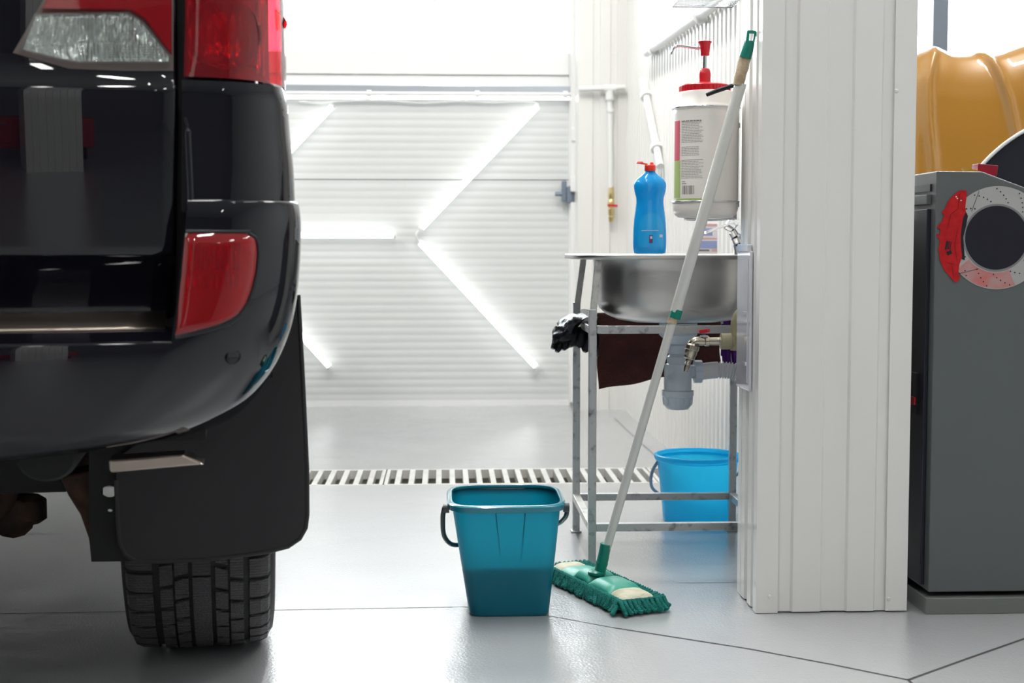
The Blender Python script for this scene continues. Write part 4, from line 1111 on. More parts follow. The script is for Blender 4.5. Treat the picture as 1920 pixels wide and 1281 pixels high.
# inner dark shell so the gaps read as gaps
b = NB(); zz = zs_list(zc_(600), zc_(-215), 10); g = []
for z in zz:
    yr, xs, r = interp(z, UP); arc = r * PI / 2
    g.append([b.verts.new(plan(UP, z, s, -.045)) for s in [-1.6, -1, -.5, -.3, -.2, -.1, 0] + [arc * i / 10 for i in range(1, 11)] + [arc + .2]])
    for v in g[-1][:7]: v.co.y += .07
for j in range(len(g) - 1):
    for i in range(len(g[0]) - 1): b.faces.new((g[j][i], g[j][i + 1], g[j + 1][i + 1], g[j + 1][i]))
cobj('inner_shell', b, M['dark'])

# -- outer tail lamp
def lamp_rt(z): return s_of(UP, z, 1e9) if False else (lambda t_: t_[2] * PI / 2 + .12)(interp(z, UP))
lp = NB(); zl0, zl1 = zc_(146), zc_(-205)
def lamp_shell(b, off, inset=0.0, bot=0.0):
    g = []
    for j in range(17):
        f_ = j / 16
        row = []
        for i in range(31):
            u_ = i / 30
            zz0 = zl0 + bot - .005 * math.sin(PI * min(1, u_ * 1.1)) * 0 - .012 * u_ ** 2 + inset
            z = zz0 + (zl1 - inset - zz0) * f_
            l = ql(z) + .003 + inset; r_ = lamp_rt(z) - inset
            dome = off * (1 - (2 * f_ - 1) ** 10 * .7) * (1 - abs(2 * u_ - 1) ** 14 * .5)
            row.append(b.verts.new(plan(UP, z, l + (r_ - l) * u_, dome)))
        g.append(row)
    for j in range(16):
        for i in range(30): b.faces.new((g[j][i], g[j][i + 1], g[j + 1][i + 1], g[j + 1][i]))
    return g
b = NB(); lamp_shell(b, -.035, .002); tlo = cobj('tail_lamp', b, M['reflw'], smooth=40)
b = NB(); lamp_shell(b, .008); cobj('lens', b, M['lred'], tlo, smooth=60)
# inner bowls and fins seen through the lens
b = NB()
for (px, py, rad) in ((425, 60, .055), (425, -70, .05)):
    z = zc_(py); s = s_of(UP, z, px); p = plan(UP, z, s, -.012); n_ = (plan(UP, z, s, 0) - plan(UP, z, s, -1)).normalized()
    lathe(b, [(rad, .004), (rad * .92, -.004), (rad * .6, -.014), (rad * .2, -.018)], p, n_, 28, cap0=False)
for px in (358, 488, 500):
    pts = [plan(UP, zc_(py), s_of(UP, zc_(py), px), -.008) for py in (135, 60, 0, -100)]
    tube(b, pts, .004, 6)
pts = [plan(UP, zc_(118), s_of(UP, zc_(118), px), -.008) for px in range(360, 500, 12)]; tube(b, pts, .003, 6)
cobj('reflector_bowl', b, M['refl'], tlo, smooth=40)
b = NB(); plate(b, [cpt(x, y, .10) for x, y in ((515, 14), (526, 24), (534, 31), (540, 42), (539, 49), (534, 55), (528, 51), (518, 56))], [], (0, 1, 0), .02); cobj('lens_fin', b, M['lred2'], tlo, bevel=.003)

# -- inner tail lamp on the tailgate
def gpoly(pts, off): return [gx(px, py, off) for px, py in pts]
def dense(pts, n=6):
    o = []
    for a, c in zip(pts, pts[1:] + pts[:1]):
        for k in range(n): o.append((a[0] + (c[0] - a[0]) * k / n, a[1] + (c[1] - a[1]) * k / n))
    return o
def raised(name, pts, base, top, m, parent, ins=0.0):
    b = NB(); P = dense(pts); lo = gpoly(P, base); hi = gpoly(P, top)
    vl = [b.verts.new(p) for p in lo]; vh = [b.verts.new(p) for p in hi]; n = len(P)
    for i in range(n): b.faces.new((vl[i], vl[(i + 1) % n], vh[(i + 1) % n], vh[i]))
    c = b.verts.new(sum(hi, Vector()) / n)
    es = [b.edges.get((vh[i], vh[(i + 1) % n])) for i in range(n)]
    b.verts.remove(c)
    bmesh.ops.triangle_fill(b, use_beauty=True, edges=es)
    return cobj(name, b, m, parent, smooth=35)
OUT = [(24, 99), (70, 20), (110, -60), (170, -190), (325, -200), (325, 133), (230, 133), (130, 129), (90, 118)]
tli = raised('tail_lamp', OUT, -.004, .002, M['greytrim'], car)
red = [(78, 16), (116, -58), (176, -186), (322, -196), (322, 104), (272, 36), (245, 19)]
raised('lens_base', [(80, 14), (118, -56), (178, -184), (320, -192), (320, 98), (273, 34), (247, 17)], .003, .005, M['reflw'], tli)
raised('red_lens', red, .006, .013, M['lred'], tli)
clr = [(64, 25), (242, 22), (266, 37), (321, 104), (321, 118), (150, 118), (110, 112), (36, 93)]
b = NB()
# fluted reflector behind the clear lens
def inside(x, y, poly):
    c = False; n = len(poly)
    for i in range(n):
        x1, y1 = poly[i]; x2, y2 = poly[(i + 1) % n]
        if (y1 > y) != (y2 > y) and x < (x2 - x1) * (y - y1) / (y2 - y1) + x1: c = not c
    return c
raised('reverse_reflector', [(68, 28), (240, 25), (262, 39), (316, 105), (316, 115), (150, 115), (112, 109), (44, 92)], .002, .003, M['refl'], tli)
b = NB()
for i in range(11):
    x = 78 + i * 6.5; tube(b, [gx(x - 8, 86, .004), gx(x, 34, .004)], .0030, 8)
for i in range(17):
    x = 150 + i * 6.4; y1 = 34 if x < 244 else 34 + (x - 244) * 1.1
    if y1 < 76: tube(b, [gx(x, 78, .004), gx(x, y1, .004)], .0028, 8)
for i in range(6):
    y = 86 + i * 4.6; x1 = 290 + (y - 86) * .9; tube(b, [gx(192, y, .004), gx(x1, y, .004)], .0022, 8)
cobj('reflector_flutes', b, M['refl'], tli, smooth=60)
raised('clear_lens', clr, .004, .012, M['lclear'], tli)
# -- bumper lamp
b = NB(); RL = sorted([(zc_(p), a_, c_) for p, a_, c_ in ((437, 348, 462), (441, 347.5, 472), (450, 346.5, 479), (475, 344, 481), (510, 341, 478), (545, 337, 470), (570, 334.5, 460), (588, 333, 447), (603, 331, 425), (613, 330, 392), (620, 329, 352), (625, 328.5, 334))])
z0, z1 = RL[0][0], RL[-1][0]
def red_shell(b, off, ins=0.0, nu=22, nv=20):
    def fn(i, j):
        z = z0 + ins + (z1 - z0 - 2 * ins) * j; a_, c_ = interp(z, RL)
        l = s_of(SIL, z, a_) + ins; r_ = s_of(SIL, z, c_) - ins
        if r_ < l: r_ = l
        d_ = off * (1 - abs(2 * i - 1) ** 12 * .8) * (1 - abs(2 * j - 1) ** 12 * .8) if off > .003 else off
        return plan(SIL, z, l + (r_ - l) * i, d_)
    return grid(b, nu, nv, fn)
b = NB(); red_shell(b, .0015); fg = cobj('bumper_lamp', b, M['reflw'], smooth=40)
b = NB()
for k in range(12):
    px = 360 + k * 8; zz1, zz0 = zc_(455), zc_(505)
    tube(b, [plan(SIL, z, s_of(SIL, z, px), .003) for z in (zz0, (zz0 + zz1) / 2, zz1)], .0028, 6)
for k in range(10):
    px = 354 + k * 10; zz1, zz0 = zc_(515), zc_(540)
    tube(b, [plan(SIL, z, s_of(SIL, z, px), .003) for z in (zz0, zz1)], .0028, 6)
cobj('reflector_flutes', b, M['refl'], fg, smooth=50)
b = NB(); red_shell(b, .010); cobj('red_lens', b, M['lred2'], fg, smooth=60)
# recess shadow around the bumper lamp, put in as thin black tubes
b = NB(); pts = []
for z in zs_list(z0, z1, 20): pts.append(plan(SIL, z, s_of(SIL, z, interp(z, RL)[1] + 3), .001))
tube(b, pts, .003, 8)
pts = [plan(SIL, z1 + .002, s_of(SIL, z1 + .002, px), .001) for px in range(348, 472, 10)]; tube(b, pts, .003, 8)
pts = [plan(SIL, zc_(py), s_of(SIL, zc_(py), px), .001) for px, py in ((329, 628), (360, 623), (395, 616), (430, 606), (452, 590))]; tube(b, pts, .003, 8)
cobj('recess_shadow_line', b, M['blackp'], fg, smooth=50)
# parking sensor
zq = zc_(668); s = s_of(SIL, zq, 436); p = plan(SIL, zq, s, .0); n_ = (plan(SIL, zq, s, .01) - p).normalized()
b = NB(); lathe(b, [(.0130, -.002), (.0130, .0026), (.0115, .0032), (.0108, .0022), (.003, .0026)], p, n_, 24); cobj('parking_sensor', b, M['paint'], smooth=30)

# -- mud flap, bracket and underbody
FY = .43
fo = [(559, 552), (562, 620), (567, 700), (572, 790), (575.5, 880), (576, 965), (573, 990), (562, 1010), (540, 1025), (505, 1034), (440, 1043), (380, 1049), (300, 1053), (255, 1051), (235, 1040), (225, 1020), (221, 980), (218, 900), (216, 860), (300, 800), (420, 720), (520, 640)]
b = NB(); plate(b, [cpt(x, y, FY) for x, y in fo], [], (0, 1, 0), .008); mf = cobj('mud_flap', b, M['flap'], bevel=.002)
b = NB(); lip = [(559, 553), (567, 700), (575.5, 880), (576, 965), (573, 990), (562, 1010), (540, 1025), (505, 1034), (440, 1043), (380, 1049), (300, 1053), (255, 1051), (235, 1040), (225, 1020), (221, 980), (218, 900)]
tube(b, [cpt(x, y, FY + .002) for x, y in lip], .0045, 8); cobj('flap_lip', b, M['flap'], mf, smooth=60)
b = NB(); q = cpt(132, 915, .6); box(b, -1.5, q.x, .55, .65, q.z, .56); cobj('crossmember', b, M['under'], bevel=.004)
b = NB(); wo = [(166, 830), (246, 830), (246, 1053), (171, 1054), (168, 1020)]
def circ(cx_, cy_, rx, ry, n=20): return [cpt(cx_ + rx * math.cos(2 * PI * k / n), cy_ + ry * math.sin(2 * PI * k / n), FY + .02) for k in range(n)]
plate(b, [cpt(x, y, FY + .02) for x, y in wo], [circ(205, 922, 15, 11), circ(206, 958, 4.5, 3)], (0, 1, 0), .006); cobj('flap_bracket', b, M['under'], bevel=.001)
b = NB(); plate(b, [cpt(x, y, FY + .06) for x, y in ((112, 895), (184, 880), (184, 1040), (172, 1050), (166, 1010), (150, 965), (128, 930))], [], (0, 1, 0), .10); cobj('frame_brace', b, M['rust'], bevel=.004)
b = NB(); plate(b, [cpt(x, y, .10) for x, y in ((203, 862), (262, 858), (345, 853), (366, 862), (384, 872), (290, 880), (206, 887))], [], (0, 1, .0), .06); cobj('bumper_stay', b, M['gate_trim'], bevel=.004)
b = NB(); c0 = cpt(110, 850, .30); lathe(b, [(.02, -.20), (.040, -.20), (.046, -.19), (.046, .19), (.040, .20), (.02, .20)], Vector((c0.x, .34, c0.z + .012)), (0, 1, 0), 28, sx=1.05, sy=.8); cobj('muffler', b, M['under'], smooth=35)
b = NB()
q = cpt(20, 930, .85); lathe(b, [(.03, -.12), (.09, -.10), (.115, -.04), (.12, .02), (.10, .08), (.05, .12)], Vector((q.x - .08, .95, q.z + .03)), (0, 1, 0), 20); tube(b, [(-1.7, .97, .40), (-.22, .97, .40)], .045, 14)
lathe(b, [(.02, -.03), (.035, -.02), (.035, .02), (.02, .03)], cpt(55, 955, .80), (0, 0, 1), 12); lathe(b, [(.02, -.03), (.045, -.02), (.045, .02), (.02, .03)], cpt(25, 965, .80), (0, 1, .3), 12)
cobj('rear_axle', b, M['rust'], smooth=35)
b = NB(); tube(b, smoothpts([cpt(-20, 985, .7), cpt(8, 950, .7), cpt(20, 915, .7), cpt(22, 870, .72)], 5), .016, 12); cobj('exhaust_pipe', b, M['rust'], smooth=60)
b = NB(); box(b, -1.45, -.50, .12, 4.6, .50, .62); box(b, -1.80, -.16, .12, .50, .54, .70); box(b, -1.9, -.06, 1.5, 3.25, .42, .55); cobj('chassis', b, M['under'])
# wheel arch liner
b = NB(); AXY, AXZ = .868, .385
rs = []
for x in (-.42, -.035):
    rs.append([Vector((x, AXY + .47 * math.cos(a), AXZ + .47 * math.sin(a))) for a in [PI * (.13 + .74 * k / 20) for k in range(21)]])
rings(b, rs, closed=False); cobj('wheel_liner', b, M['under'], smooth=50, solid=.004)
# body sides with wheel arches, roof, bonnet
def side_outline(x):
    pts = [(.36, .62), (.36, 1.84), (.9, 1.86), (2.6, 1.86), (3.3, 1.30), (4.3, 1.15), (4.75, 1.0), (4.8, .45), (4.32, .45)]
    fy = AXY + 2.85
    pts += [(fy + .47 * math.cos(a), AXZ + .47 * math.sin(a)) for a in [PI * k / 14 for k in range(15)]][0:15]
    pts += [(fy - .47, .42), (AXY + .47, .42)]
    pts += [(AXY + .47 * math.cos(a), AXZ + .47 * math.sin(a)) for a in [PI * k / 14 for k in range(12)]]
    return [Vector((x, y, z)) for y, z in pts]
for x, d_ in ((-.045, -1), (-1.93, 1)):
    b = NB(); plate(b, side_outline(x), [], (1, 0, 0), .02 * d_); cobj('body_side', b, M['paint'])
b = NB(); box(b, -1.90, -.08, .36, 2.65, 1.84, 1.88); cobj('roof', b, M['paint'], bevel=.01)
b = NB(); grid(b, 2, 6, lambda i, j: Vector((-1.9 + 1.82 * i, 3.3 + 1.45 * j, 1.30 - .28 * j ** 1.5))); grid(b, 2, 3, lambda i, j: Vector((-1.9 + 1.82 * i, 4.75 + .05 * j, 1.02 - .55 * j))); cobj('bonnet', b, M['paint'], smooth=50, solid=.01)
b = NB(); grid(b, 2, 3, lambda i, j: Vector((-1.85 + 1.72 * i, 2.62 + .7 * j, 1.86 - .57 * j))); cobj('windscreen', b, M['tint'], solid=.006)

# -- wheels: tyre carcass, tread blocks, rim
TX0, TX1 = cpt(242, 1150, .76).x, cpt(514, 1150, .76).x
tcw = (TX0 + TX1) / 2; thw = (TX1 - TX0) / 2
RT = .386
carc = [(-.60, .235), (-.80, .25), (-.97, .29), (-1.0, .325), (-.975, .352), (-.90, .368), (-.80, .374), (-.4, .3775), (0, .378), (.4, .3775), (.80, .374), (.90, .368), (.975, .352), (1.0, .325), (.97, .29), (.80, .25), (.60, .235)]
def tread_r(u_): return interp(u_, [(-1, .330), (-.97, .354), (-.90, .374), (-.80, .3805), (-.4, .3850), (0, .386), (.4, .3850), (.80, .3805), (.90, .374), (.97, .354), (1, .330)])[0]
def make_wheel(cx_, cy_, parent):
    b = NB()
    lathe(b, [(r, u_ * thw) for u_, r in carc], (0, 0, 0), (1, 0, 0), 96, cap0=False, cap1=False); ty = cobj('tyre', b, M['rubber'], parent, smooth=40)
    b = NB()
    cols = [(-.985, -.80, 44, 0, 0), (-.80, -.585, 44, 0, 0), (-.49, -.33, 40, .4, -.25), (-.30, -.13, 40, .0, -.35), (-.075, .155, 14, 0, 0), (.215, .375, 40, .5, .35), (.405, .575, 40, .1, .25), (.655, .80, 44, .5, 0), (.80, .985, 44, .5, 0)]
    for (u0, u1, n, ph, sk) in cols:
        for k in range(n):
            a0 = 2 * PI * (k + ph) / n; gap = .21 if n > 20 else .03; a1 = a0 + 2 * PI / n * (1 - gap); ns = 2 if n > 20 else 8
            secs = []
            for s in range(ns + 1):
                a = a0 + (a1 - a0) * s / ns; ring = []
                for (u_, top_) in ((u0, 0), (u0, 1), ((u0 + u1) / 2, 1), (u1, 1), (u1, 0)):
                    r = tread_r(u_) - (0 if top_ else .012); aa = a + sk * (u_ - u0) * .35
                    ring.append(Vector((u_ * thw, math.cos(aa) * r, math.sin(aa) * r)))
                secs.append(ring)
            rings(b, secs)
    cobj('tread', b, M['tread'], ty)
    b = NB(); lathe(b, [(.235, -.55 * thw), (.228, -.5 * thw), (.215, 0), (.215, .3 * thw), (.10, .45 * thw), (.04, .5 * thw)], (0, 0, 0), (1, 0, 0), 40, cap0=False); cobj('wheel_rim', b, M['silver'], parent=ty, smooth=35)
    ty.location = (cx_, cy_, RT)
    return ty
m = mat('tread_rubber', (0.065, 0.063, 0.068), 0.55, spec=.5)
nt = m.node_tree; bs = nt.nodes['Principled BSDF']; tc = nt.nodes.new('ShaderNodeTexCoord'); mpn = nt.nodes.new('ShaderNodeMapping'); mpn.inputs['Scale'].default_value = (40, 1, 1)
wv = nt.nodes.new('ShaderNodeTexWave'); wv.wave_type = 'BANDS'; wv.bands_direction = 'Z'; wv.inputs['Scale'].default_value = 55; wv.inputs['Distortion'].default_value = 2.5; wv.inputs['Detail'].default_value = 1; wv.inputs['Detail Scale'].default_value = 4
bpn = nt.nodes.new('ShaderNodeBump'); bpn.inputs['Strength'].default_value = .9; bpn.inputs['Distance'].default_value = .003
nt.links.new(tc.outputs['Object'], wv.inputs[0]); nt.links.new(wv.outputs[0], bpn.inputs['Height']); nt.links.new(bpn.outputs[0], bs.inputs['Normal'])
M['tread'] = m
wh = make_wheel(tcw, AXY, car)
for (x, y) in ((tcw, AXY + 2.85), (-1.95 - tcw, AXY), (-1.95 - tcw, AXY + 2.85)):
    c = wh.copy(); C.objects.link(c); c.location = (x, y, RT)
    for ch in wh.children:
        d_ = ch.copy(); C.objects.link(d_); d_.parent = c

# ================================================================== GREY CABINET (wheel service machine)
pl = fl(1736, 1153); YK0 = pl.y; YKF = YK0 + .012
kx = lambda px, py=800: at(px, py, YKF).x
kp = lambda px, py, dy=0: at(px, py, YKF + dy)
KX0 = at(1743, 1000, YKF).x
t = thing('cabinet', 'grey steel machine cabinet with a brake disc decal, right of the pillar', 'cabinet', (KX0, YKF, 0))
KD = .52
zt = kp(1750, 321).z
fpts = [(KX0, .050), (KX0 + .75, .050), (KX0 + .75, kp(1920, 355).z - .18), (kx(1920), kp(1920, 355).z), (kx(1832), kp(1832, 322).z), (KX0, zt)]
b = NB(); plate(b, [Vector((x, YKF, z)) for x, z in fpts], [], (0, 1, 0), KD); obj('cabinet_body', b, M['cab'], t, bevel=.003)
b = NB(); box(b, pl.x, KX0 + .77, YK0, YK0 + KD, 0, kp(1740, 1120).z); obj('plinth', b, M['cabp'], t, bevel=.002)
# left side: frame and recessed dark panels
sx = KX0 - .0005
b = NB(); box(b, sx - .010, sx, YKF + .03, YKF + KD - .02, .06, zt - .085); obj('side_panel', b, M['cabd'], t, bevel=.002)
b = NB(); box(b, sx - .012, sx, YKF + .03, YKF + KD - .02, zt - .075, zt - .052); obj('side_ledge', b, M['cab'], t, bevel=.002)
b = NB(); box(b, sx - .004, sx, YKF + .03, YKF + KD - .02, zt - .045, zt - .028); obj('side_slot', b, M['cabd'], t)
b = NB(); q0 = atX(1722, 700, sx - .012); q1 = atX(1714, 775, sx - .012); box(b, sx - .016, sx - .009, min(q0.y, q1.y), max(q0.y, q1.y) + .02, q1.z, q0.z); sw = obj('switch_plate', b, M['blackp'], t, bevel=.001)
b = NB(); box(b, sx - .020, sx - .015, min(q0.y, q1.y) + .004, max(q0.y, q1.y) + .014, q1.z + .022, q1.z + .04); obj('switch', b, M['red'], sw, bevel=.001)
# decal
dc = kp(1870, 446); rd = 98 * YKF / F
yd = YKF - .0004
def circ3(c, r, n=64, a0=0, a1=2 * PI, dy=0): return [Vector((c.x + r * math.cos(a0 + (a1 - a0) * k / n), yd - dy, c.z + r * math.sin(a0 + (a1 - a0) * k / n))) for k in range(n)]
hc = kp(1868, 446); rh = 61.5 * YKF / F
b = NB(); plate(b, circ3(dc, rd, 80), [circ3(hc, rh, 64)], (0, -1, 0), .0008); dk = obj('brake_disc_decal', b, M['disc'], t)
b = NB(); plate(b, circ3(hc, rh + .0035, 64, dy=.0009), [circ3(hc, rh - .001, 64, dy=.0009)], (0, -1, 0), .0003); obj('hub_ring', b, M['discp'], dk)
b = NB(); plate(b, circ3(hc, rh, 64, dy=.0006), [], (0, -1, 0), .0005); obj('hub', b, M['hub'], dk)
# red tinted part of the print
b = NB(); a0, a1 = math.radians(218), math.radians(292); n = 20
o_ = [Vector((dc.x + (rd - .002) * math.cos(a0 + (a1 - a0) * k / n), yd - .0009, dc.z + (rd - .002) * math.sin(a0 + (a1 - a0) * k / n))) for k in range(n + 1)]
i_ = [Vector((hc.x + (rh + .006) * math.cos(a1 + (a0 - a1) * k / n), yd - .0009, hc.z + (rh + .006) * math.sin(a1 + (a0 - a1) * k / n))) for k in range(n + 1)]
plate(b, o_ + i_, [], (0, -1, 0), .0002); obj('red_reflection_print', b, M['discr'], dk)
b = NB()
for k in range(13):
    for j in range(5):
        a = 2 * PI * k / 13 + j * .085 + .3; r = rh + .010 + j * (rd - rh - .016) / 4
        p = Vector((hc.x + (dc.x - hc.x) * j / 4 + r * math.cos(a), yd - .0012, hc.z + r * math.sin(a)))
        if p.x > kx(1802): lathe(b, [(.0017, 0), (.0017, .0003)], p, (0, -1, 0), 8)
for q in (((1836, 358), (1822, 396)), ((1799, 513), (1836, 504))):
    bar(b, kp(*q[0], -.0015), kp(*q[1], -.0015), .001, .0008)
obj('drill_holes', b, M['hub'], dk)
cal = [(1799, 357), (1812, 357), (1813, 363), (1810, 388), (1811, 398), (1806, 408), (1803, 425), (1801, 445), (1802, 465), (1804, 482), (1799, 495), (1797, 512), (1800, 520), (1797, 527), (1791, 530), (1783, 521), (1770, 506), (1762, 488), (1761, 472), (1757, 469), (1761, 464), (1762, 450), (1754, 439), (1762, 440), (1763, 430), (1756, 426), (1765, 417), (1770, 405), (1766, 396), (1772, 392), (1776, 380), (1785, 368)]
b = NB(); plate(b, [kp(x, y, -.0018) for x, y in cal], [], (0, -1, 0), .0006); cl = obj('brake_caliper', b, M['caliper'], dk)
b = NB()
plate(b, [kp(x, y, -.0012) for x, y in ((1810, 395), (1815, 405), (1811, 425), (1806, 445), (1808, 470), (1809, 488), (1803, 486), (1800, 450), (1804, 415))], [], (0, -1, 0), .0005)
obj('brake_pad', b, M['hub'], dk)
b = NB()
for k in range(4):
    bar(b, kp(1772.5 + 2.7 * k, 468, -.0026), kp(1776 + 2.7 * k, 452 + k * .6, -.0026), (.0030, .0024, .0019, .0015)[k], .0008, up=(0, 1, 0))
bar(b, kp(1776, 476, -.0026), kp(1784, 472, -.0026), .0085, .0005, up=(0, 1, 0))
obj('caliper_logo', b, M['hub'], dk)
b = NB()
for q in (((1800, 362), (1796, 392)), ((1796, 392), (1783, 402)), ((1783, 402), (1776, 430)), ((1796, 430), (1790, 460)), ((1790, 460), (1795, 490)), ((1775, 492), (1790, 496)), ((1786, 498), (1788, 522))):
    bar(b, kp(*q[0], -.0026), kp(*q[1], -.0026), .0018, .0005, up=(0, 1, 0))
obj('caliper_lines', b, M['caliperd'], dk)
b = NB()
for q in ((1793, 369), (1795, 372), (1802, 376)): lathe(b, [(.0016, 0), (.0016, .0004)], kp(*q, -.0026), (0, -1, 0), 8)
obj('highlight_dots', b, M['whiteedge'], dk)

# tray and box on the sloping top
n_top = (kp(1920, 355) - kp(1832, 322)).normalized(); s_ = Vector((-n_top.z, 0, n_top.x)) * (1 if n_top.x > 0 else -1)
def on_top(px, f_, dy): q = kp(1832, 322) + (kp(1920, 355) - kp(1832, 322)) * f_; return q + Vector((0, dy, 0))
tc_ = on_top(0, .30, .09)
t2 = thing('parts_tray', 'small yellow plastic parts tray on the sloping cabinet top', 'tray', tc_ + s_ * .003)
b = NB(); lathe(b, [(.034, .0045), (.037, .009), (.040, .013), (.037, .013), (.033, .006)], tc_, s_, 32, sx=1.0, sy=1.0); obj('tray_body', b, M['yelp'], t2, smooth=40)
b = NB(); q = tc_ + Vector((.017, -.041, -.001)); box(b, q.x - .003, q.x + .004, q.y - .001, q.y + .002, q.z - .002, q.z + .003); obj('clip', b, M['blackp'], t2)
q = tc_ + Vector((.012, .0, .013))
b = NB(); box(b, q.x - .018, q.x + .03, q.y - .02, q.y + .02, q.z - .004, q.z + .020, Matrix.Rotation(.10, 3, 'Y'), q); tag(obj('small_box', b, M['maroon'], None, bevel=.001), 'small maroon box lying in the yellow tray', 'box')
# wheel guard: curved black hood with pale edge behind the cabinet top
gc = kp(2055, 505, .56); R0 = (kp(2055, 505, .56) - kp(1836, 318, .56)).length
t = thing('wheel_guard', 'curved black guard with a pale edge rising behind the cabinet', 'guard', gc)
def arc3(r, y, a0, a1, n=32): return [Vector((gc.x + r * math.cos(a0 + (a1 - a0) * k / n), y, gc.z + r * math.sin(a0 + (a1 - a0) * k / n))) for k in range(n + 1)]
a0, a1 = math.radians(200), math.radians(60)
b = NB(); rings(b, [arc3(R0, gc.y, a0 - .62, a1), arc3(R0, gc.y + .03, a0 - .62, a1)], closed=False); plate(b, arc3(R0 - .001, gc.y + .005, a0 - .62, a1) + arc3(R0 - .16, gc.y + .005, a1, a0 - .62), [], (0, 1, 0), .006); obj('hood', b, M['cabd'], t, smooth=40, solid=.004)
b = NB(); tube(b, arc3(R0 + .002, gc.y, a0 - .62, a1), .0050, 10); obj('edge_bead', b, M['whiteedge'], t, smooth=50)
b = NB(); tube(b, [gc + Vector((-.05, .2, 0)), gc + Vector((.25, .2, 0))], .02, 12); tube(b, [gc + Vector((.15, .2, 0)), Vector((gc.x + .15, gc.y + .2, 0))], .03, 12); tube(b, [gc + Vector((0, .2, 0)), gc + Vector((-R0 * .5, .21, R0 * .49))], .012, 10); obj('guard_arm', b, M['cabd'], t, smooth=50)

# ================================================================== YELLOW CAR behind
YY0 = 5.6; uy = YY0 / F
def yp(px, py, dy=0): return at(px, py, YY0 + dy)
yc = thing('car', 'yellow car seen beyond the grey cabinet, beneath the bay window', 'car', (yp(1712, 300).x + .9, YY0 + .6, 0))
# front sculpted panel with rolled top edge and two sweeping raised ribs
TOPE = [(1640, 128), (1690, 100), (1712, 90), (1732, 78), (1748, 66), (1768, 60), (1784, 64), (1798, 74), (1820, 77), (1838, 76), (1856, 72), (1875, 76), (1895, 75), (1915, 68), (1940, 58), (1975, 50), (2060, 50), (2200, 60), (2400, 100)]
def top_py(px): return sum(interp(px + k * 4, TOPE)[0] for k in range(-2, 3)) / 5
RIB1 = [(60, 1846), (85, 1852), (105, 1864), (140, 1877), (190, 1890), (260, 1903), (340, 1914), (600, 1930)]
RIB2 = [(50, 1786), (75, 1770), (110, 1750), (150, 1738), (220, 1738), (300, 1746), (380, 1752), (600, 1760)]
VP_ = [(0.0, .80), (.010, .42), (.022, .20), (.038, .10), (.06, .052), (.09, .026), (.13, .010), (.19, 0.0), (.30, -.008), (.5, -.012), (.8, -.008), (1.0, .01)]
fs_ = [0, .004, .010, .016, .022, .030, .038, .048, .06, .075, .09, .11, .13] + [.13 + (1 - .13) * k / 44 for k in range(1, 45)]
pxs = [1640 + 5 * k for k in range(10)] + [1690 + 2.2 * k for k in range(115)] + [1943 + 18 * k for k in range(1, 26)]
b = NB(); g = []
for f_ in fs_:
    row = []
    for px in pxs:
        tp_ = top_py(px); py = tp_ + (640 - tp_) * f_
        dy = interp(f_, VP_)[0]
        fade = min(1, f_ / .03)
        r1 = math.exp(-((px - interp(py, RIB1)[0]) / 8.0) ** 2) * .040 * fade * max(0, 1 - f_ * 1.3)
        r2 = math.exp(-((px - interp(py, RIB2)[0]) / 10.0) ** 2) * .030 * fade * max(0, 1 - f_ * 1.1)
        edge = .10 * max(0, (1725 - px) / 60) ** 1.5 + .10 * max(0, (px - 2150) / 150) ** 1.5
        p = yp(px, py)
        row.append(b.verts.new(Vector((p.x, YY0 + dy - r1 - r2 + edge, p.z))))
    g.append(row)
for j in range(len(g) - 1):
    for i in range(len(g[0]) - 1): b.faces.new((g[j][i], g[j][i + 1], g[j + 1][i + 1], g[j + 1][i]))
obj('front_body', b, M['yellow'], yc, smooth=80, solid=.004)
X0y, X1y = yp(1690, 200).x, yp(2380, 200).x
zt_ = yp(1, 100).z
b = NB(); box(b, X0y + .02, X1y - .02, YY0 + .35, YY0 + 1.9, .35, zt_ - .12); obj('cabin', b, M['yellow'], yc, bevel=.06)
for (x, y) in ((X0y + .14, YY0 + .45), (X1y - .14, YY0 + .45), (X0y + .14, YY0 + 1.7), (X1y - .14, YY0 + 1.7)):
    b = NB(); lathe(b, [(.2, -.1), (.30, -.1), (.32, -.07), (.32, .07), (.30, .1), (.2, .1)], (x, y, .32), (1, 0, 0), 40); obj('tyre', b, M['rubber'], yc, smooth=35)

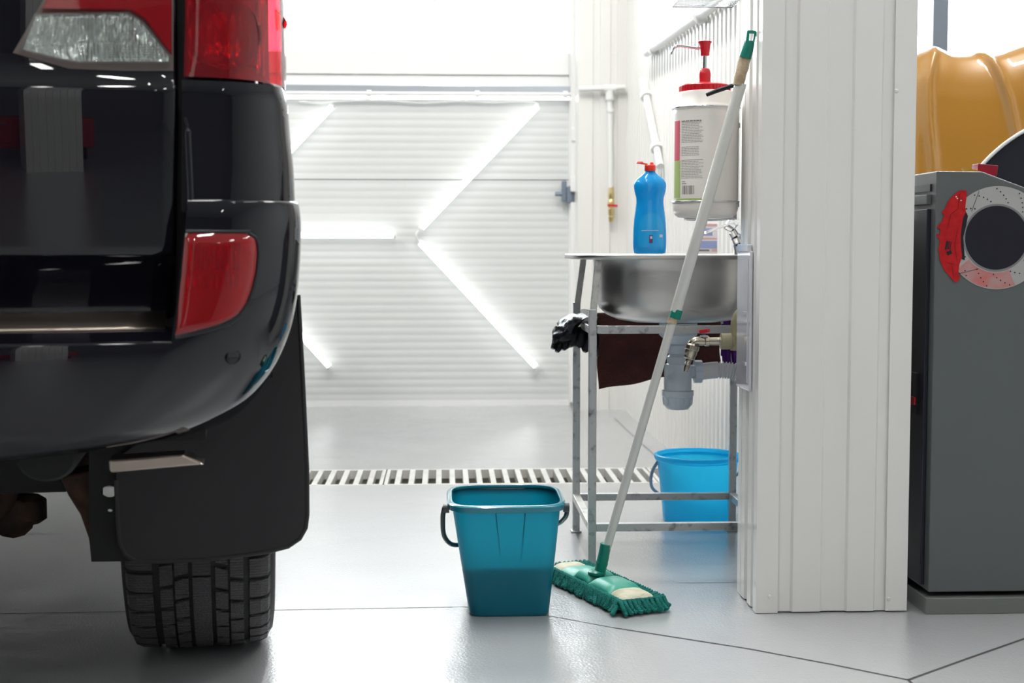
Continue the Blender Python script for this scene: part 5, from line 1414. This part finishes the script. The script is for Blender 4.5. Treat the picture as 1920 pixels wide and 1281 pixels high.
# ================================================================== things behind the viewer, seen mirrored in the black paint
# ceiling lamps
def ceiling_lamp(x, y, L, power, rz=0.0):
    t = thing('ceiling_lamp', 'long white tube lamp fitting hanging under the ceiling', 'light', (x, y, ZC - .25), rz, group='tube lamps under the ceiling')
    b = NB(); box(b, -.05, .05, -L / 2, L / 2, .03, .07); obj('housing', b, M['pvc'], t, local=True, bevel=.004)
    b = NB(); box(b, -.045, .045, -L / 2 + .01, L / 2 - .01, .015, .03); obj('diffuser', b, M['lamp'], t, local=True)
    b = NB(); tube(b, [(0, -L * .35, .07), (0, -L * .35, .25)], .004, 6); tube(b, [(0, L * .35, .07), (0, L * .35, .25)], .004, 6); obj('hanger', b, M['pvc'], t, local=True)
    d = bpy.data.lights.new('tube_light', 'AREA'); d.shape = 'RECTANGLE'; d.size = .09; d.size_y = L; d.energy = power; d.color = (1.0, .985, .95)
    o = bpy.data.objects.new('tube_light', d); C.objects.link(o); o.parent = t; o.location = (0, 0, .012)
for x in (-2.8, .1, 2.6):
    for y, k in ((-3.2, .2), (-.6, .52), (1.6, .46), (3.8, 1.6), (5.2, 1.05)):
        ceiling_lamp(x, y, .6 if y < 0 else 1.5, CEIL_W * k)

# second white pillar behind the camera
t = thing('pillar', 'white ribbed pillar behind the viewer, mirrored in the black car tailgate', 'pillar', (.275, -4.0, 0))
b = NB(); x0, x1, y0, y1 = .10, .45, -4.15, -3.80
prof = []
x = x0
while x < x1 - .01: prof += [(x, 0), (x + .05, 0), (x + .055, .006), (x + .10, .006)]; x += .11
corr(b, prof, 0, ZC, ((1, 0, 0), (0, 1, 0)), (0, y1, 0)); box(b, x0, x1 + .02, y0, y1 - .001, 0, ZC); obj('cladding', b, M['clad'], t, smooth=10)

t = thing('tool_trolley', 'low red steel tool trolley behind the viewer, mirrored beside the far pillar', 'trolley', (.30, -4.5, 0))
M['redsteel'] = mat('red_enamel', (0.50, 0.015, 0.02), 0.35, coat=0.3)
b = NB(); box(b, -.20, .73, -4.75, -4.35, .10, .40); obj('body', b, M['redsteel'], t, bevel=.01)
for x in (-.05, .27, .57):
    b = NB(); box(b, x - .10, x + .12, -4.35, -4.335, .14, .36); dw = obj('drawer', b, M['redsteel'], t, bevel=.004)
    b = NB(); tube(b, [(x - .05, -4.32, .32), (x + .07, -4.32, .32)], .008, 8); obj('handle', b, M['chrome'], dw, smooth=40)
for x in (-.13, .66):
    for y in (-4.68, -4.42):
        b = NB(); lathe(b, [(.02, -.012), (.045, -.012), (.05, 0), (.045, .012), (.02, .012)], (x, y, .05), (1, 0, 0), 20); bar(b, (x, y, .05), (x, y, .11), .03, .012); obj('castor', b, M['blackp'], t, smooth=30)
